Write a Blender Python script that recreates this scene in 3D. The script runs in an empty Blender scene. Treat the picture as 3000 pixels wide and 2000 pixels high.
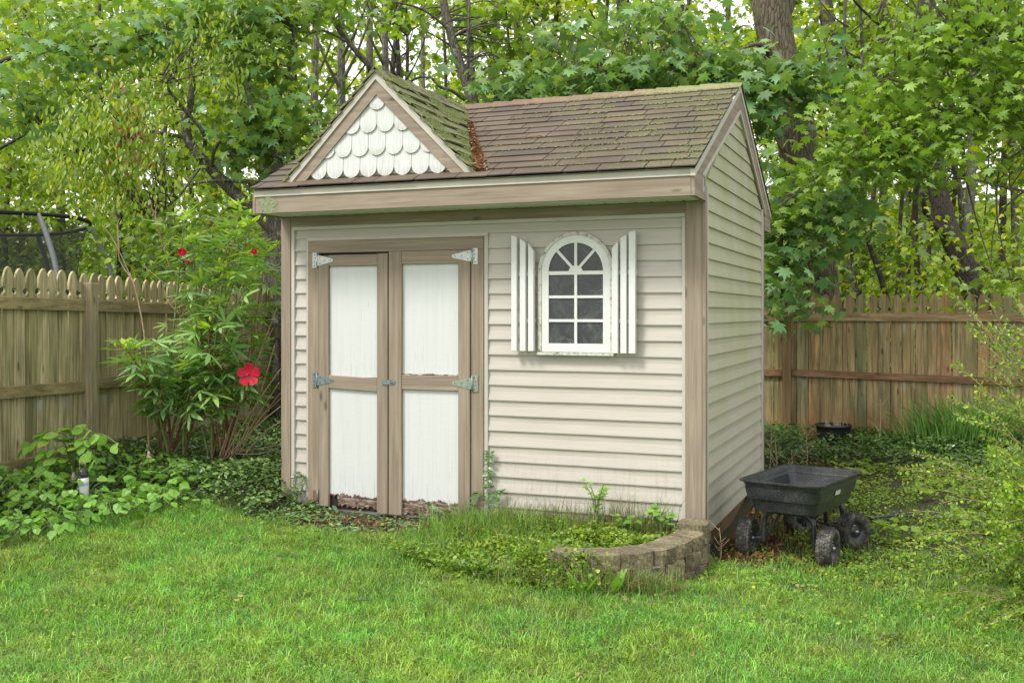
import bpy, math, random
import numpy as np
from mathutils import Vector, Matrix
random.seed(7)
RNG = np.random.default_rng(11)
R = math.radians
SC = bpy.context.scene
COL = SC.collection

# ------------------------------------------------------------------ camera, world, sun, exposure
CAM = np.array([1.2892, -6.4129, 1.1932]); YAW = -0.3807; FPX = 3040.0; V0 = 916.5
FW = np.array([math.sin(YAW), math.cos(YAW)]); RT = np.array([math.cos(YAW), -math.sin(YAW)])
cd = bpy.data.cameras.new('camera'); cam = bpy.data.objects.new('camera', cd); COL.objects.link(cam)
cam.location = CAM.tolist(); cam.rotation_euler = (R(90), 0, -YAW)
cd.sensor_width = 36; cd.lens = 36 * FPX / 3000; cd.shift_y = -(1000 - V0) / 3000; cd.clip_end = 400; cd.clip_start = 0.05
SC.camera = cam

SUN_EL, SUN_AZ = R(52), R(214)      # azimuth clockwise from +Y; light comes from the front left
wd = bpy.data.worlds.new('World'); SC.world = wd; wd.use_nodes = True
wn = wd.node_tree; wn.nodes.clear()
sky = wn.nodes.new('ShaderNodeTexSky'); sky.sky_type = 'NISHITA'; sky.sun_disc = False
sky.sun_elevation = SUN_EL; sky.sun_rotation = SUN_AZ; sky.air_density = 1.2; sky.dust_density = 4.0
clo = wn.nodes.new('ShaderNodeMixRGB'); clo.inputs[0].default_value = 0.8
clo.inputs[2].default_value = (9.1, 9.05, 8.95, 1)       # even cloud deck
bg = wn.nodes.new('ShaderNodeBackground'); bg.inputs[1].default_value = 0.085
wo = wn.nodes.new('ShaderNodeOutputWorld')
wn.links.new(sky.outputs[0], clo.inputs[1]); wn.links.new(clo.outputs[0], bg.inputs[0]); wn.links.new(bg.outputs[0], wo.inputs[0])
sd = bpy.data.lights.new('sun', 'SUN'); sd.energy = 1.5; sd.angle = R(14); sd.color = (1.0, .975, .93)
sun = bpy.data.objects.new('sun', sd); COL.objects.link(sun)
sdir = Vector((math.sin(SUN_AZ) * math.cos(SUN_EL), math.cos(SUN_AZ) * math.cos(SUN_EL), math.sin(SUN_EL)))
sun.rotation_euler = sdir.to_track_quat('Z', 'Y').to_euler(); sun.location = (0, -4, 9)
SC.view_settings.view_transform = 'Standard'; SC.view_settings.look = 'None'
SC.view_settings.gamma = 1; SC.view_settings.use_curve_mapping = False
SC.view_settings.exposure = 1.2
try:
    SC.cycles.max_bounces = 6; SC.cycles.transparent_max_bounces = 8; SC.cycles.diffuse_bounces = 4
    SC.cycles.use_denoising = True
except Exception: pass

# ------------------------------------------------------------------ helpers
def at(u, v, Z):
    "a point seen at photo pixel (u, v) and Z metres deep, in the shed's coordinates"
    d = (FW + RT * (u - 1500) / FPX) * Z
    return np.array([CAM[0] + d[0], CAM[1] + d[1], CAM[2] - (v - V0) / FPX * Z])
GP = np.array([(-4.8,-1,0.0),(-4.8,0,.0),(-5,1,.0),(-5.2,3,0),(-3.4,-.1,-.06),(-2.8,-.3,-.19),(-2.5,-.15,-.22),(-2.1,-.15,-.235),(-1.9,-.15,-.235),(-2.1,-.6,-.235),(-1.6,-.5,-.23),
 (-.3,-1.2,-.275),(.0,-.6,-.31),(.2,.3,-.36),(.7,.2,-.37),(.8,.8,-.37),(.35,1,-.35),(0.1,2.4,-.23),(.5,5,-.14),(2,5.1,-.1),(2,3,-.2),
 (-2.2,-3.3,-.25),(-4.5,-2.5,-.16),(-.3,-2.5,-.34),(1.6,-1.8,-.40),(1.3,-6.4,-.42),(1.7,0,-.40),(-6,8,0),(2,9,-.1),(-12,5,.05),(-1,5,-.1),(-1,2.5,-.1),(4,1,-.4)])
def gz(x, y):
    x = np.asarray(x, float); y = np.asarray(y, float)
    d = (x[..., None] - GP[:, 0])**2 + (y[..., None] - GP[:, 1])**2
    w = 1 / (d + .05)**1.5
    return (w * GP[:, 2]).sum(-1) / w.sum(-1)
def g1(x, y): return float(gz(np.array([x]), np.array([y]))[0])
_NT = RNG.random((64, 64))
def vn(x, y, s=1.0, o=0):
    "smooth value noise 0..1"
    x = np.asarray(x) * s + 17.3 + o * 7.7; y = np.asarray(y) * s + 5.1 + o * 3.3
    xi = np.floor(x).astype(int); yi = np.floor(y).astype(int); fx = x - xi; fy = y - yi
    fx = fx*fx*(3-2*fx); fy = fy*fy*(3-2*fy)
    a = _NT[xi % 64, yi % 64]; b = _NT[(xi+1) % 64, yi % 64]; c = _NT[xi % 64, (yi+1) % 64]; d = _NT[(xi+1) % 64, (yi+1) % 64]
    return (a*(1-fx)+b*fx)*(1-fy) + (c*(1-fx)+d*fx)*fy

def link(o, parent=None):
    COL.objects.link(o)
    if parent is not None:
        o.parent = parent
        o.matrix_parent_inverse = WM[parent].inverted()
    WM[o] = (WM_own(o))
    return o
WM = {}
def WM_own(o):
    return Matrix.Translation(o.location) @ o.rotation_euler.to_matrix().to_4x4() @ Matrix.Diagonal(Vector(list(o.scale) + [1]))
def thing(name, label, cat, loc=(0, 0, 0), group=None):
    o = bpy.data.objects.new(name, None); o.location = [float(c) for c in loc]; o.empty_display_size = .1
    link(o); return tag(o, label, cat, group)
def tag(o, label=None, cat=None, group=None, kind=None):
    if label: o['label'] = label
    if cat: o['category'] = cat
    if group: o['group'] = group
    if kind: o['kind'] = kind
    return o
def part_empty(name, parent, loc=(0,0,0)):
    o = bpy.data.objects.new(name, None); o.location = [float(c) for c in loc]; o.empty_display_size = .05
    return link(o, parent)
def mesh(name, verts, faces, mat, smooth=False):
    me = bpy.data.meshes.new(name); me.from_pydata([tuple(map(float, v)) for v in verts], [], faces)
    me.materials.append(mat)
    if smooth: me.polygons.foreach_set('use_smooth', [True] * len(me.polygons))
    me.update(); return me
def obj(name, verts, faces, mat, parent=None, smooth=False, bevel=0):
    o = bpy.data.objects.new(name, mesh(name, verts, faces, mat, smooth)); link(o, parent)
    if bevel:
        b = o.modifiers.new('bevel', 'BEVEL'); b.width = bevel; b.segments = 1; b.limit_method = 'ANGLE'; b.angle_limit = R(40)
    return o
def inst(name, me, loc, rot=(0,0,0), scl=(1,1,1), parent=None):
    o = bpy.data.objects.new(name, me); o.location = [float(c) for c in loc]; o.rotation_euler = rot
    o.scale = scl if hasattr(scl, '__len__') else (scl, scl, scl)
    return link(o, parent)
def fastmesh(name, V, F, nper, mat, tint=None, smooth=False):
    "V (n,3) array, F flat loop indices, nper = verts of each face (array)"
    me = bpy.data.meshes.new(name)
    V = np.asarray(V, np.float32); F = np.asarray(F, np.int32).ravel(); nper = np.asarray(nper, np.int32)
    me.vertices.add(len(V)); me.vertices.foreach_set('co', V.ravel())
    me.loops.add(len(F)); me.loops.foreach_set('vertex_index', F)
    me.polygons.add(len(nper)); st = np.zeros(len(nper), np.int32); st[1:] = np.cumsum(nper)[:-1]
    me.polygons.foreach_set('loop_start', st)
    try: me.polygons.foreach_set('loop_total', nper)
    except Exception: pass
    if smooth: me.polygons.foreach_set('use_smooth', np.ones(len(nper), bool))
    me.materials.append(mat)
    me.update(calc_edges=True)
    if tint is not None:
        a = me.attributes.new('tint', 'FLOAT_COLOR', 'FACE')
        c = np.ones((len(nper), 4), np.float32); c[:, :3] = tint; a.data.foreach_set('color', c.ravel())
    return me
def fobj(name, V, F, nper, mat, parent=None, tint=None, smooth=False):
    o = bpy.data.objects.new(name, fastmesh(name, V, F, nper, mat, tint, smooth)); return link(o, parent)

BOXF = [(0,3,2,1),(4,5,6,7),(0,1,5,4),(1,2,6,5),(2,3,7,6),(3,0,4,7)]
def boxv(x0, x1, y0, y1, z0, z1):
    return [(x0,y0,z0),(x1,y0,z0),(x1,y1,z0),(x0,y1,z0),(x0,y0,z1),(x1,y0,z1),(x1,y1,z1),(x0,y1,z1)]
def box(name, x0, x1, y0, y1, z0, z1, mat, parent=None, bevel=.002):
    return obj(name, boxv(x0,x1,y0,y1,z0,z1), BOXF, mat, parent, bevel=bevel)
def prismv(poly, ext):
    n = len(poly); ext = np.array(ext, float)
    P = [np.array(p, float) for p in poly]; V = P + [p + ext for p in P]
    F = [tuple(range(n))[::-1], tuple(range(n, 2*n))] + [(i, (i+1) % n, n+(i+1) % n, n+i) for i in range(n)]
    return V, F
def prism(name, poly, ext, mat, parent=None, bevel=0):
    V, F = prismv(poly, ext); o = obj(name, V, F, mat, parent, bevel=bevel)
    fixn(o.data); return o
def fixn(me):
    import bmesh
    bm = bmesh.new(); bm.from_mesh(me); bmesh.ops.recalc_face_normals(bm, faces=bm.faces); bm.to_mesh(me); bm.free()
def tubev(path, rad, k=8, wob=0, cap=True):
    P = np.array(path, float); n = len(P); rad = np.broadcast_to(np.array(rad, float), (n,))
    T = np.gradient(P, axis=0); T /= np.linalg.norm(T, axis=1)[:, None] + 1e-9
    ref = np.array([0, 0, 1.]) if abs(T[:, 2]).mean() < .8 else np.array([1., 0, 0])
    V = []; F = []
    ph = np.linspace(0, 2*np.pi, k, endpoint=False)
    for i in range(n):
        a = np.cross(ref, T[i]); a /= np.linalg.norm(a) + 1e-9; b = np.cross(T[i], a)
        rr = rad[i] * (1 + (wob * (RNG.random(k) - .5) if wob else 0))
        V += list(P[i] + (np.cos(ph) * rr)[:, None] * a + (np.sin(ph) * rr)[:, None] * b)
    for i in range(n-1):
        for j in range(k):
            F.append((i*k+j, i*k+(j+1) % k, (i+1)*k+(j+1) % k, (i+1)*k+j))
    if cap: F += [tuple(range(k))[::-1], tuple(range((n-1)*k, n*k))]
    return V, F
def tube(name, path, rad, mat, parent=None, k=8, wob=0):
    V, F = tubev(path, rad, k, wob); return obj(name, V, F, mat, parent, smooth=True)
def smooth_path(pts, m=6):
    P = np.array(pts, float); n = len(P)
    if n < 3: return np.array([P[0] + (P[-1]-P[0]) * t for t in np.linspace(0, 1, m+1)])
    out = []
    for i in range(n-1):
        p0 = P[max(i-1, 0)]; p1 = P[i]; p2 = P[i+1]; p3 = P[min(i+2, n-1)]
        for t in np.linspace(0, 1, m, endpoint=False):
            out.append(.5*((2*p1)+(-p0+p2)*t+(2*p0-5*p1+4*p2-p3)*t*t+(-p0+3*p1-3*p2+p3)*t**3))
    out.append(P[-1]); return np.array(out)
def joined(name, parts, mat, parent=None, smooth=False):
    V = []; F = []
    for v, f in parts:
        o = len(V); V += list(v); F += [tuple(i + o for i in q) for q in f]
    return obj(name, V, F, mat, parent, smooth)

# ------------------------------------------------------------------ materials
def mat(name):
    m = bpy.data.materials.new(name); m.use_nodes = True; nt = m.node_tree
    b = nt.nodes['Principled BSDF']; return m, nt, b
def N(nt, t, **kw):
    n = nt.nodes.new(t)
    for k, v in kw.items():
        if isinstance(k, str) and k.startswith('i_'):
            kk = k[2:]; n.inputs[int(kk) if kk.isdigit() else kk].default_value = v
        else: setattr(n, k, v)
    return n
def L(nt, a, ai, b, bi): nt.links.new(a.outputs[ai], b.inputs[bi])
def coords(nt, scale=(1,1,1), rot=(0,0,0), rnd=False):
    tc = N(nt, 'ShaderNodeTexCoord'); mp = N(nt, 'ShaderNodeMapping'); mp.inputs['Scale'].default_value = scale
    mp.inputs['Rotation'].default_value = rot
    if rnd:
        oi = N(nt, 'ShaderNodeObjectInfo'); mu = N(nt, 'ShaderNodeMath', operation='MULTIPLY', i_1=37.0); L(nt, oi, 'Random', mu, 0)
        ad = N(nt, 'ShaderNodeVectorMath', operation='ADD'); L(nt, tc, 'Object', ad, 0); L(nt, mu, 0, ad, 1); L(nt, ad, 0, mp, 0)
    else: L(nt, tc, 'Object', mp, 0)
    return mp
def noise(nt, co, scale=5, detail=4, rough=.55, dist=0):
    n = N(nt, 'ShaderNodeTexNoise'); n.inputs['Scale'].default_value = scale; n.inputs['Detail'].default_value = detail
    n.inputs['Roughness'].default_value = rough; n.inputs['Distortion'].default_value = dist; L(nt, co, 0, n, 'Vector'); return n
def ramp(nt, src, so, stops):
    r = N(nt, 'ShaderNodeValToRGB'); e = r.color_ramp.elements
    while len(e) > len(stops): e.remove(e[-1])
    while len(e) < len(stops): e.new(.5)
    for k, (p, c) in zip(e, stops):
        k.position = p; k.color = (c, c, c, 1) if not hasattr(c, '__len__') else (*c, 1)
    L(nt, src, so, r, 0); return r
def mix(nt, f, fo, a, ao, b, bo, mode='MIX'):
    m = N(nt, 'ShaderNodeMixRGB', blend_type=mode)
    if f is None: m.inputs[0].default_value = fo
    else: L(nt, f, fo, m, 0)
    for s, so, i in ((a, ao, 1), (b, bo, 2)):
        if s is None: m.inputs[i].default_value = (*so, 1)
        else: L(nt, s, so, m, i)
    return m
def bump(nt, b, src, so, strength=.3, dist=.01, prev=None):
    u = N(nt, 'ShaderNodeBump'); u.inputs['Strength'].default_value = strength; u.inputs['Distance'].default_value = dist
    L(nt, src, so, u, 'Height')
    if prev: L(nt, prev, 0, u, 'Normal')
    L(nt, u, 0, b, 'Normal'); return u
def math_(nt, op, a, ao, v=None, b=None, bo=0):
    m = N(nt, 'ShaderNodeMath', operation=op); L(nt, a, ao, m, 0)
    if b is not None: L(nt, b, bo, m, 1)
    elif v is not None: m.inputs[1].default_value = v
    return m

def simple(name, col, rough=.6, metal=0, var=.12, sc=30, bmp=.1):
    m, nt, b = mat(name); co = coords(nt); n = noise(nt, co, sc, 5)
    c2 = tuple(c * (1 - var) for c in col); c3 = tuple(min(1, c * (1 + var)) for c in col)
    r = ramp(nt, n, 0, [(.3, c2), (.7, c3)]); L(nt, r, 0, b, 'Base Color')
    b.inputs['Roughness'].default_value = rough; b.inputs['Metallic'].default_value = metal
    if bmp: bump(nt, b, n, 0, bmp, .004)
    return m
def wood(name, dark, mid, light, along='z', rot=(0,0,0), rough=.75, fine=.35, rnd=True, patch=.35, knots=True):
    m, nt, b = mat(name)
    s = {'z': (26, 26, 1.1), 'x': (1.1, 26, 26), 'y': (26, 1.1, 26)}[along]
    co = coords(nt, s, rot, rnd); n1 = noise(nt, co, 1.3, 6, .6, .5)
    s2 = {'z': (150, 150, 5), 'x': (5, 150, 150), 'y': (150, 5, 150)}[along]
    co2 = coords(nt, s2, rot, rnd); n2 = noise(nt, co2, 1, 3, .7)
    co3 = coords(nt, (2.5, 2.5, 1.2) if along == 'z' else (1.2, 2.5, 2.5), rot, rnd); n3 = noise(nt, co3, 1.3, 4)
    r = ramp(nt, n1, 0, [(.28, dark), (.5, mid), (.72, light)])
    f = ramp(nt, n2, 0, [(.35, 1 - fine), (.6, 1.0)]); c = mix(nt, None, 1.0, r, 0, f, 0, 'MULTIPLY')
    pr = ramp(nt, n3, 0, [(.35, tuple(1 - patch for _ in range(3))), (.65, (1, 1, 1))]); c = mix(nt, None, 1.0, c, 0, pr, 0, 'MULTIPLY')
    if knots:
        co4 = coords(nt, (7, 7, 2.2) if along == 'z' else ((2.2, 7, 7) if along == 'x' else (7, 2.2, 7)), rot, rnd)
        vo = N(nt, 'ShaderNodeTexVoronoi'); vo.inputs['Scale'].default_value = 1; L(nt, co4, 0, vo, 'Vector')
        kr = ramp(nt, vo, 'Distance', [(.05, .45), (.11, 1.0)]); c = mix(nt, None, 1.0, c, 0, kr, 0, 'MULTIPLY')
    L(nt, c, 0, b, 'Base Color'); b.inputs['Roughness'].default_value = rough
    u = bump(nt, b, n2, 0, .35, .003); bump(nt, b, n1, 0, .3, .005, u)
    m['c'] = 1; return m, nt, b, c

M = {}
TA = ((.215, .165, .120), (.295, .235, .175), (.375, .31, .235))
for ax in 'xyz': M['tan_' + ax] = wood('taupe_painted_wood_' + ax, *TA, along=ax, fine=.10, patch=.12)[0]
M['tan_d1'] = wood('taupe_painted_wood_rake_a', *TA, along='x', rot=(0, R(46), 0), fine=.16, patch=.12)[0]
M['tan_d2'] = wood('taupe_painted_wood_rake_b', *TA, along='x', rot=(0, R(-46), 0), fine=.16, patch=.12)[0]
M['tan_s'] = wood('taupe_painted_wood_rake_c', *TA, along='y', rot=(R(-27), 0, 0), fine=.16, patch=.12)[0]

def siding_mat():
    m, nt, b = mat('cream_vinyl_siding'); co = coords(nt, (2, 2, 30), rnd=True); n = noise(nt, co, 1.5, 4)
    cg = coords(nt, (3, 120, 160)); ng = noise(nt, cg, 1, 3)
    r = ramp(nt, n, 0, [(.3, (.44, .405, .355)), (.7, (.49, .453, .402))])
    tc = N(nt, 'ShaderNodeTexCoord'); sx = N(nt, 'ShaderNodeSeparateXYZ'); L(nt, tc, 'Object', sx, 0)
    # algae stains on the side wall (x near 0) and grime close to the ground
    ca = coords(nt, (1.5, 1.5, .9)); na = noise(nt, ca, 1.6, 5)
    sm = math_(nt, 'GREATER_THAN', sx, 'X', -.03)
    al = ramp(nt, na, 0, [(.30, .22), (.64, .85)]); am = mix(nt, None, 1.0, al, 0, sm, 0, 'MULTIPLY')
    hz = N(nt, 'ShaderNodeMapRange'); hz.inputs[1].default_value = .1; hz.inputs[2].default_value = 1.3; L(nt, sx, 'Z', hz, 0)
    hz.inputs[3].default_value = .35; hz.inputs[4].default_value = 1
    am2 = mix(nt, None, 1.0, am, 0, hz, 0, 'MULTIPLY')
    c = mix(nt, am2, 0, r, 0, None, (.35, .37, .17))
    cs = coords(nt, (40, 40, 2.5)); ns = noise(nt, cs, 1, 5, .7); ds = ramp(nt, ns, 0, [(.5, 0.0), (.75, .9)])
    lo = N(nt, 'ShaderNodeMapRange'); lo.inputs[1].default_value = .35; lo.inputs[2].default_value = -.2; L(nt, sx, 'Z', lo, 0)
    lo.inputs[3].default_value = .0; lo.inputs[4].default_value = .8
    dm = mix(nt, None, 1.0, ds, 0, lo, 0, 'MULTIPLY'); c = mix(nt, dm, 0, c, 0, None, (.17, .15, .11))
    cf = coords(nt, (1, 1, 1)); vf = N(nt, 'ShaderNodeTexVoronoi'); vf.inputs['Scale'].default_value = 16; L(nt, cf, 0, vf, 'Vector')
    fr = ramp(nt, vf, 'Distance', [(.03, .0), (.045, 1.0)]); c = mix(nt, None, .5, c, 0, mix(nt, None, 1.0, c, 0, fr, 0, 'MULTIPLY'), 0)
    L(nt, c, 0, b, 'Base Color'); b.inputs['Roughness'].default_value = .5; bump(nt, b, ng, 0, .12, .002); return m
M['siding'] = siding_mat()
M['cream'] = simple('cream_vinyl_trim', (.49, .46, .40), .5, var=.05, sc=8, bmp=.03)
M['cream2'] = simple('cream_metal_drip_edge', (.44, .415, .35), .45, var=.12, sc=5, bmp=.03)

def panel_mat(name, zline, amp, rot_col=True):
    "white painted panel, paint split along the grain, flaked off below zline"
    m, nt, b = mat(name)
    c1 = coords(nt, (90, 90, 1.6)); n1 = noise(nt, c1, 1, 6, .65)
    base = ramp(nt, n1, 0, [(.3, (.56, .575, .565)), (.6, (.605, .62, .61))])
    tc = N(nt, 'ShaderNodeTexCoord'); sx = N(nt, 'ShaderNodeSeparateXYZ'); L(nt, tc, 'Object', sx, 0)
    c2 = coords(nt, (26, 26, 3)); n2 = noise(nt, c2, 1, 5, .7); c3 = coords(nt, (9, 9, 2)); n3 = noise(nt, c3, 1, 3)
    s = math_(nt, 'MULTIPLY', n2, 0, amp); s2 = math_(nt, 'MULTIPLY', n3, 0, amp * .9); s = math_(nt, 'ADD', s, 0, b=s2)
    z = math_(nt, 'SUBTRACT', sx, 'Z', b=s)
    gone = math_(nt, 'LESS_THAN', z, 0, zline - amp * .95)
    # hairline cracks, densest near the bottom of the panel
    c4 = coords(nt, (210, 210, 3.5)); n4 = noise(nt, c4, 1, 2, .8)
    d = math_(nt, 'SUBTRACT', sx, 'Z', zline); d = math_(nt, 'MULTIPLY', d, 0, .35); thr = math_(nt, 'ADD', d, 0, .62); thr.use_clamp = False
    thr = math_(nt, 'MINIMUM', thr, 0, .715); crack = math_(nt, 'GREATER_THAN', n4, 0, b=thr)
    c = mix(nt, crack, 0, base, 0, None, (.40, .38, .34))
    c5 = coords(nt, (14, 14, 55), rot=(0, .15, 0)); n5 = noise(nt, c5, 1, 6, .75, .8)
    rot = ramp(nt, n5, 0, [(.38, (.035, .020, .015)), (.49, (.14, .085, .062)), (.58, (.36, .29, .24)), (.68, (.56, .52, .47))])
    c = mix(nt, gone, 0, c, 0, rot, 0)
    L(nt, c, 0, b, 'Base Color'); b.inputs['Roughness'].default_value = .62
    inv = math_(nt, 'SUBTRACT', gone, 0, 1.0); inv = math_(nt, 'MULTIPLY', inv, 0, -1.0)
    u = bump(nt, b, inv, 0, .8, .004); u = bump(nt, b, n1, 0, .2, .002, u); bump(nt, b, n5, 0, .3, .004, u); return m
M['panel_low'] = panel_mat('white_door_panel_rotten_foot', -.095, .085)
M['panel_up'] = panel_mat('white_door_panel_flaking', .771, .03)
M['panel_ok'] = panel_mat('white_door_panel', .735, .02)
def scale_mat():
    m, nt, b = mat('white_fish_scale_shingle')
    c1 = coords(nt, (110, 110, 3), rnd=True); n1 = noise(nt, c1, 1, 5, .65)
    r = ramp(nt, n1, 0, [(.3, (.46, .475, .45)), (.62, (.60, .61, .59))])
    tc = N(nt, 'ShaderNodeTexCoord'); sx = N(nt, 'ShaderNodeSeparateXYZ'); L(nt, tc, 'Object', sx, 0)
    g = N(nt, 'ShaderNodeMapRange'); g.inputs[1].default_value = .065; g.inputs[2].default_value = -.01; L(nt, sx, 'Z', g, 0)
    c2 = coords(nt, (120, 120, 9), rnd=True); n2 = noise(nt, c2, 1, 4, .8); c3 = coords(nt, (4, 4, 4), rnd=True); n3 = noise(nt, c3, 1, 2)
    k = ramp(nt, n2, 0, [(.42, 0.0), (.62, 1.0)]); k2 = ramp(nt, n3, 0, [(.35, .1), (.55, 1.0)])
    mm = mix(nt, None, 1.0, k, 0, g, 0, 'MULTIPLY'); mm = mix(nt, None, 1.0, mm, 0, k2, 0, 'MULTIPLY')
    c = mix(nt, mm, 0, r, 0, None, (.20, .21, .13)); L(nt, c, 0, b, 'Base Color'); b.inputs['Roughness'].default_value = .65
    bump(nt, b, n1, 0, .3, .003); return m
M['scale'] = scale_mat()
M['white'] = simple('white_painted_wood', (.67, .68, .66), .5, var=.05, sc=25, bmp=.12)
def grimy():
    m, nt, b = mat('weathered_white_wood'); co = coords(nt, (30, 30, 30)); n = noise(nt, co, 1.2, 6, .7)
    r = ramp(nt, n, 0, [(.33, (.12, .10, .07)), (.42, (.36, .34, .28)), (.52, (.56, .55, .49))]); L(nt, r, 0, b, 'Base Color'); b.inputs['Roughness'].default_value = .8
    bump(nt, b, n, 0, .4, .004); return m
M['grimy'] = grimy()
def glass():
    m, nt, b = mat('dusty_window_glass'); co = coords(nt); n = noise(nt, co, 9, 6, .7, 1.2); n2 = noise(nt, co, 120, 3, .8)
    r = ramp(nt, n, 0, [(.42, (.030, .034, .036)), (.58, (.060, .066, .066)), (.72, (.13, .14, .135))])
    d = ramp(nt, n2, 0, [(.66, 0.0), (.74, .8)]); c = mix(nt, d, 0, r, 0, None, (.35, .35, .34)); L(nt, c, 0, b, 'Base Color')
    ro = ramp(nt, n, 0, [(.4, .14), (.7, .5)]); L(nt, ro, 0, b, 'Roughness'); return m
M['glass'] = glass()
M['galv'] = simple('galvanised_steel', (.50, .53, .50), .42, .55, .15, 60, .1)
M['galv_dark'] = simple('weathered_green_grey_steel', (.19, .235, .235), .55, .35, .3, 60, .2)
M['screw'] = simple('rusty_screw', (.10, .06, .045), .6, .4)
M['rust'] = simple('rusty_steel', (.24, .10, .06), .8, .2, .4, 90, .3)

def shingle_mat(name, cols, moss_lo, moss_hi, mossc=(.15, .165, .065)):
    m, nt, b = mat(name)
    oi = N(nt, 'ShaderNodeObjectInfo'); r = ramp(nt, oi, 'Random', [(i / (len(cols) - 1), c) for i, c in enumerate(cols)])
    co = coords(nt); g = noise(nt, co, 260, 2, .8); gr = ramp(nt, g, 0, [(.32, .55), (.5, 1.0), (.72, 1.55)])
    c = mix(nt, None, 1.0, r, 0, gr, 0, 'MULTIPLY')
    big = noise(nt, co, 2.2, 4); br = ramp(nt, big, 0, [(.35, .8), (.65, 1.15)]); c = mix(nt, None, 1.0, c, 0, br, 0, 'MULTIPLY')
    n2 = noise(nt, co, 55, 4, .8); n3 = noise(nt, co, 1.1, 3)
    tc = N(nt, 'ShaderNodeTexCoord'); sx = N(nt, 'ShaderNodeSeparateXYZ'); L(nt, tc, 'Object', sx, 0)
    if moss_lo is not None:   # more growth towards the damp end under the maple
        gx = N(nt, 'ShaderNodeMapRange'); gx.inputs[1].default_value = moss_lo[0]; gx.inputs[2].default_value = moss_lo[1]; L(nt, sx, 'X', gx, 0)
        gx.inputs[3].default_value = 0; gx.inputs[4].default_value = .16
        s = math_(nt, 'ADD', n2, 0, b=gx); s3 = math_(nt, 'MULTIPLY', n3, 0, .22); s = math_(nt, 'ADD', s, 0, b=s3)
    else:
        s3 = math_(nt, 'MULTIPLY', n3, 0, .3); s = math_(nt, 'ADD', n2, 0, b=s3)
    k = ramp(nt, s, 0, [(moss_hi, 0.0), (moss_hi + .1, .85)]); mc = ramp(nt, g, 0, [(.35, tuple(.55 * q for q in mossc)), (.65, tuple(1.5 * q for q in mossc))])
    c = mix(nt, k, 0, c, 0, mc, 0); L(nt, c, 0, b, 'Base Color'); b.inputs['Roughness'].default_value = .92
    u = bump(nt, b, g, 0, .5, .003); bump(nt, b, k, 0, .5, .006, u); return m
SHC = [(.085, .064, .045), (.115, .087, .060), (.098, .074, .052), (.13, .098, .066), (.083, .064, .048), (.108, .080, .054)]
M['shingle'] = shingle_mat('brown_asphalt_shingle', SHC, (-1.2, .1), .74)
M['shingle_moss'] = shingle_mat('mossy_asphalt_shingle', [(.10, .085, .055), (.13, .11, .07), (.09, .08, .05)], None, .585, (.215, .245, .085))
M['ridge'] = shingle_mat('reddish_ridge_cap', [(.21, .125, .09), (.175, .11, .08)], (-1.6, -.2), .66, (.23, .25, .10))

def moss_mat():
    m, nt, b = mat('moss'); co = coords(nt); n = noise(nt, co, 70, 3)
    r = ramp(nt, n, 0, [(.3, (.075, .10, .025)), (.6, (.17, .20, .06)), (.8, (.30, .31, .15))]); L(nt, r, 0, b, 'Base Color'); b.inputs['Roughness'].default_value = .95; return m
M['moss'] = moss_mat()
M['lichen'] = simple('grey_green_lichen', (.33, .37, .22), .95, var=.4, sc=60, bmp=.3)

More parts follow.
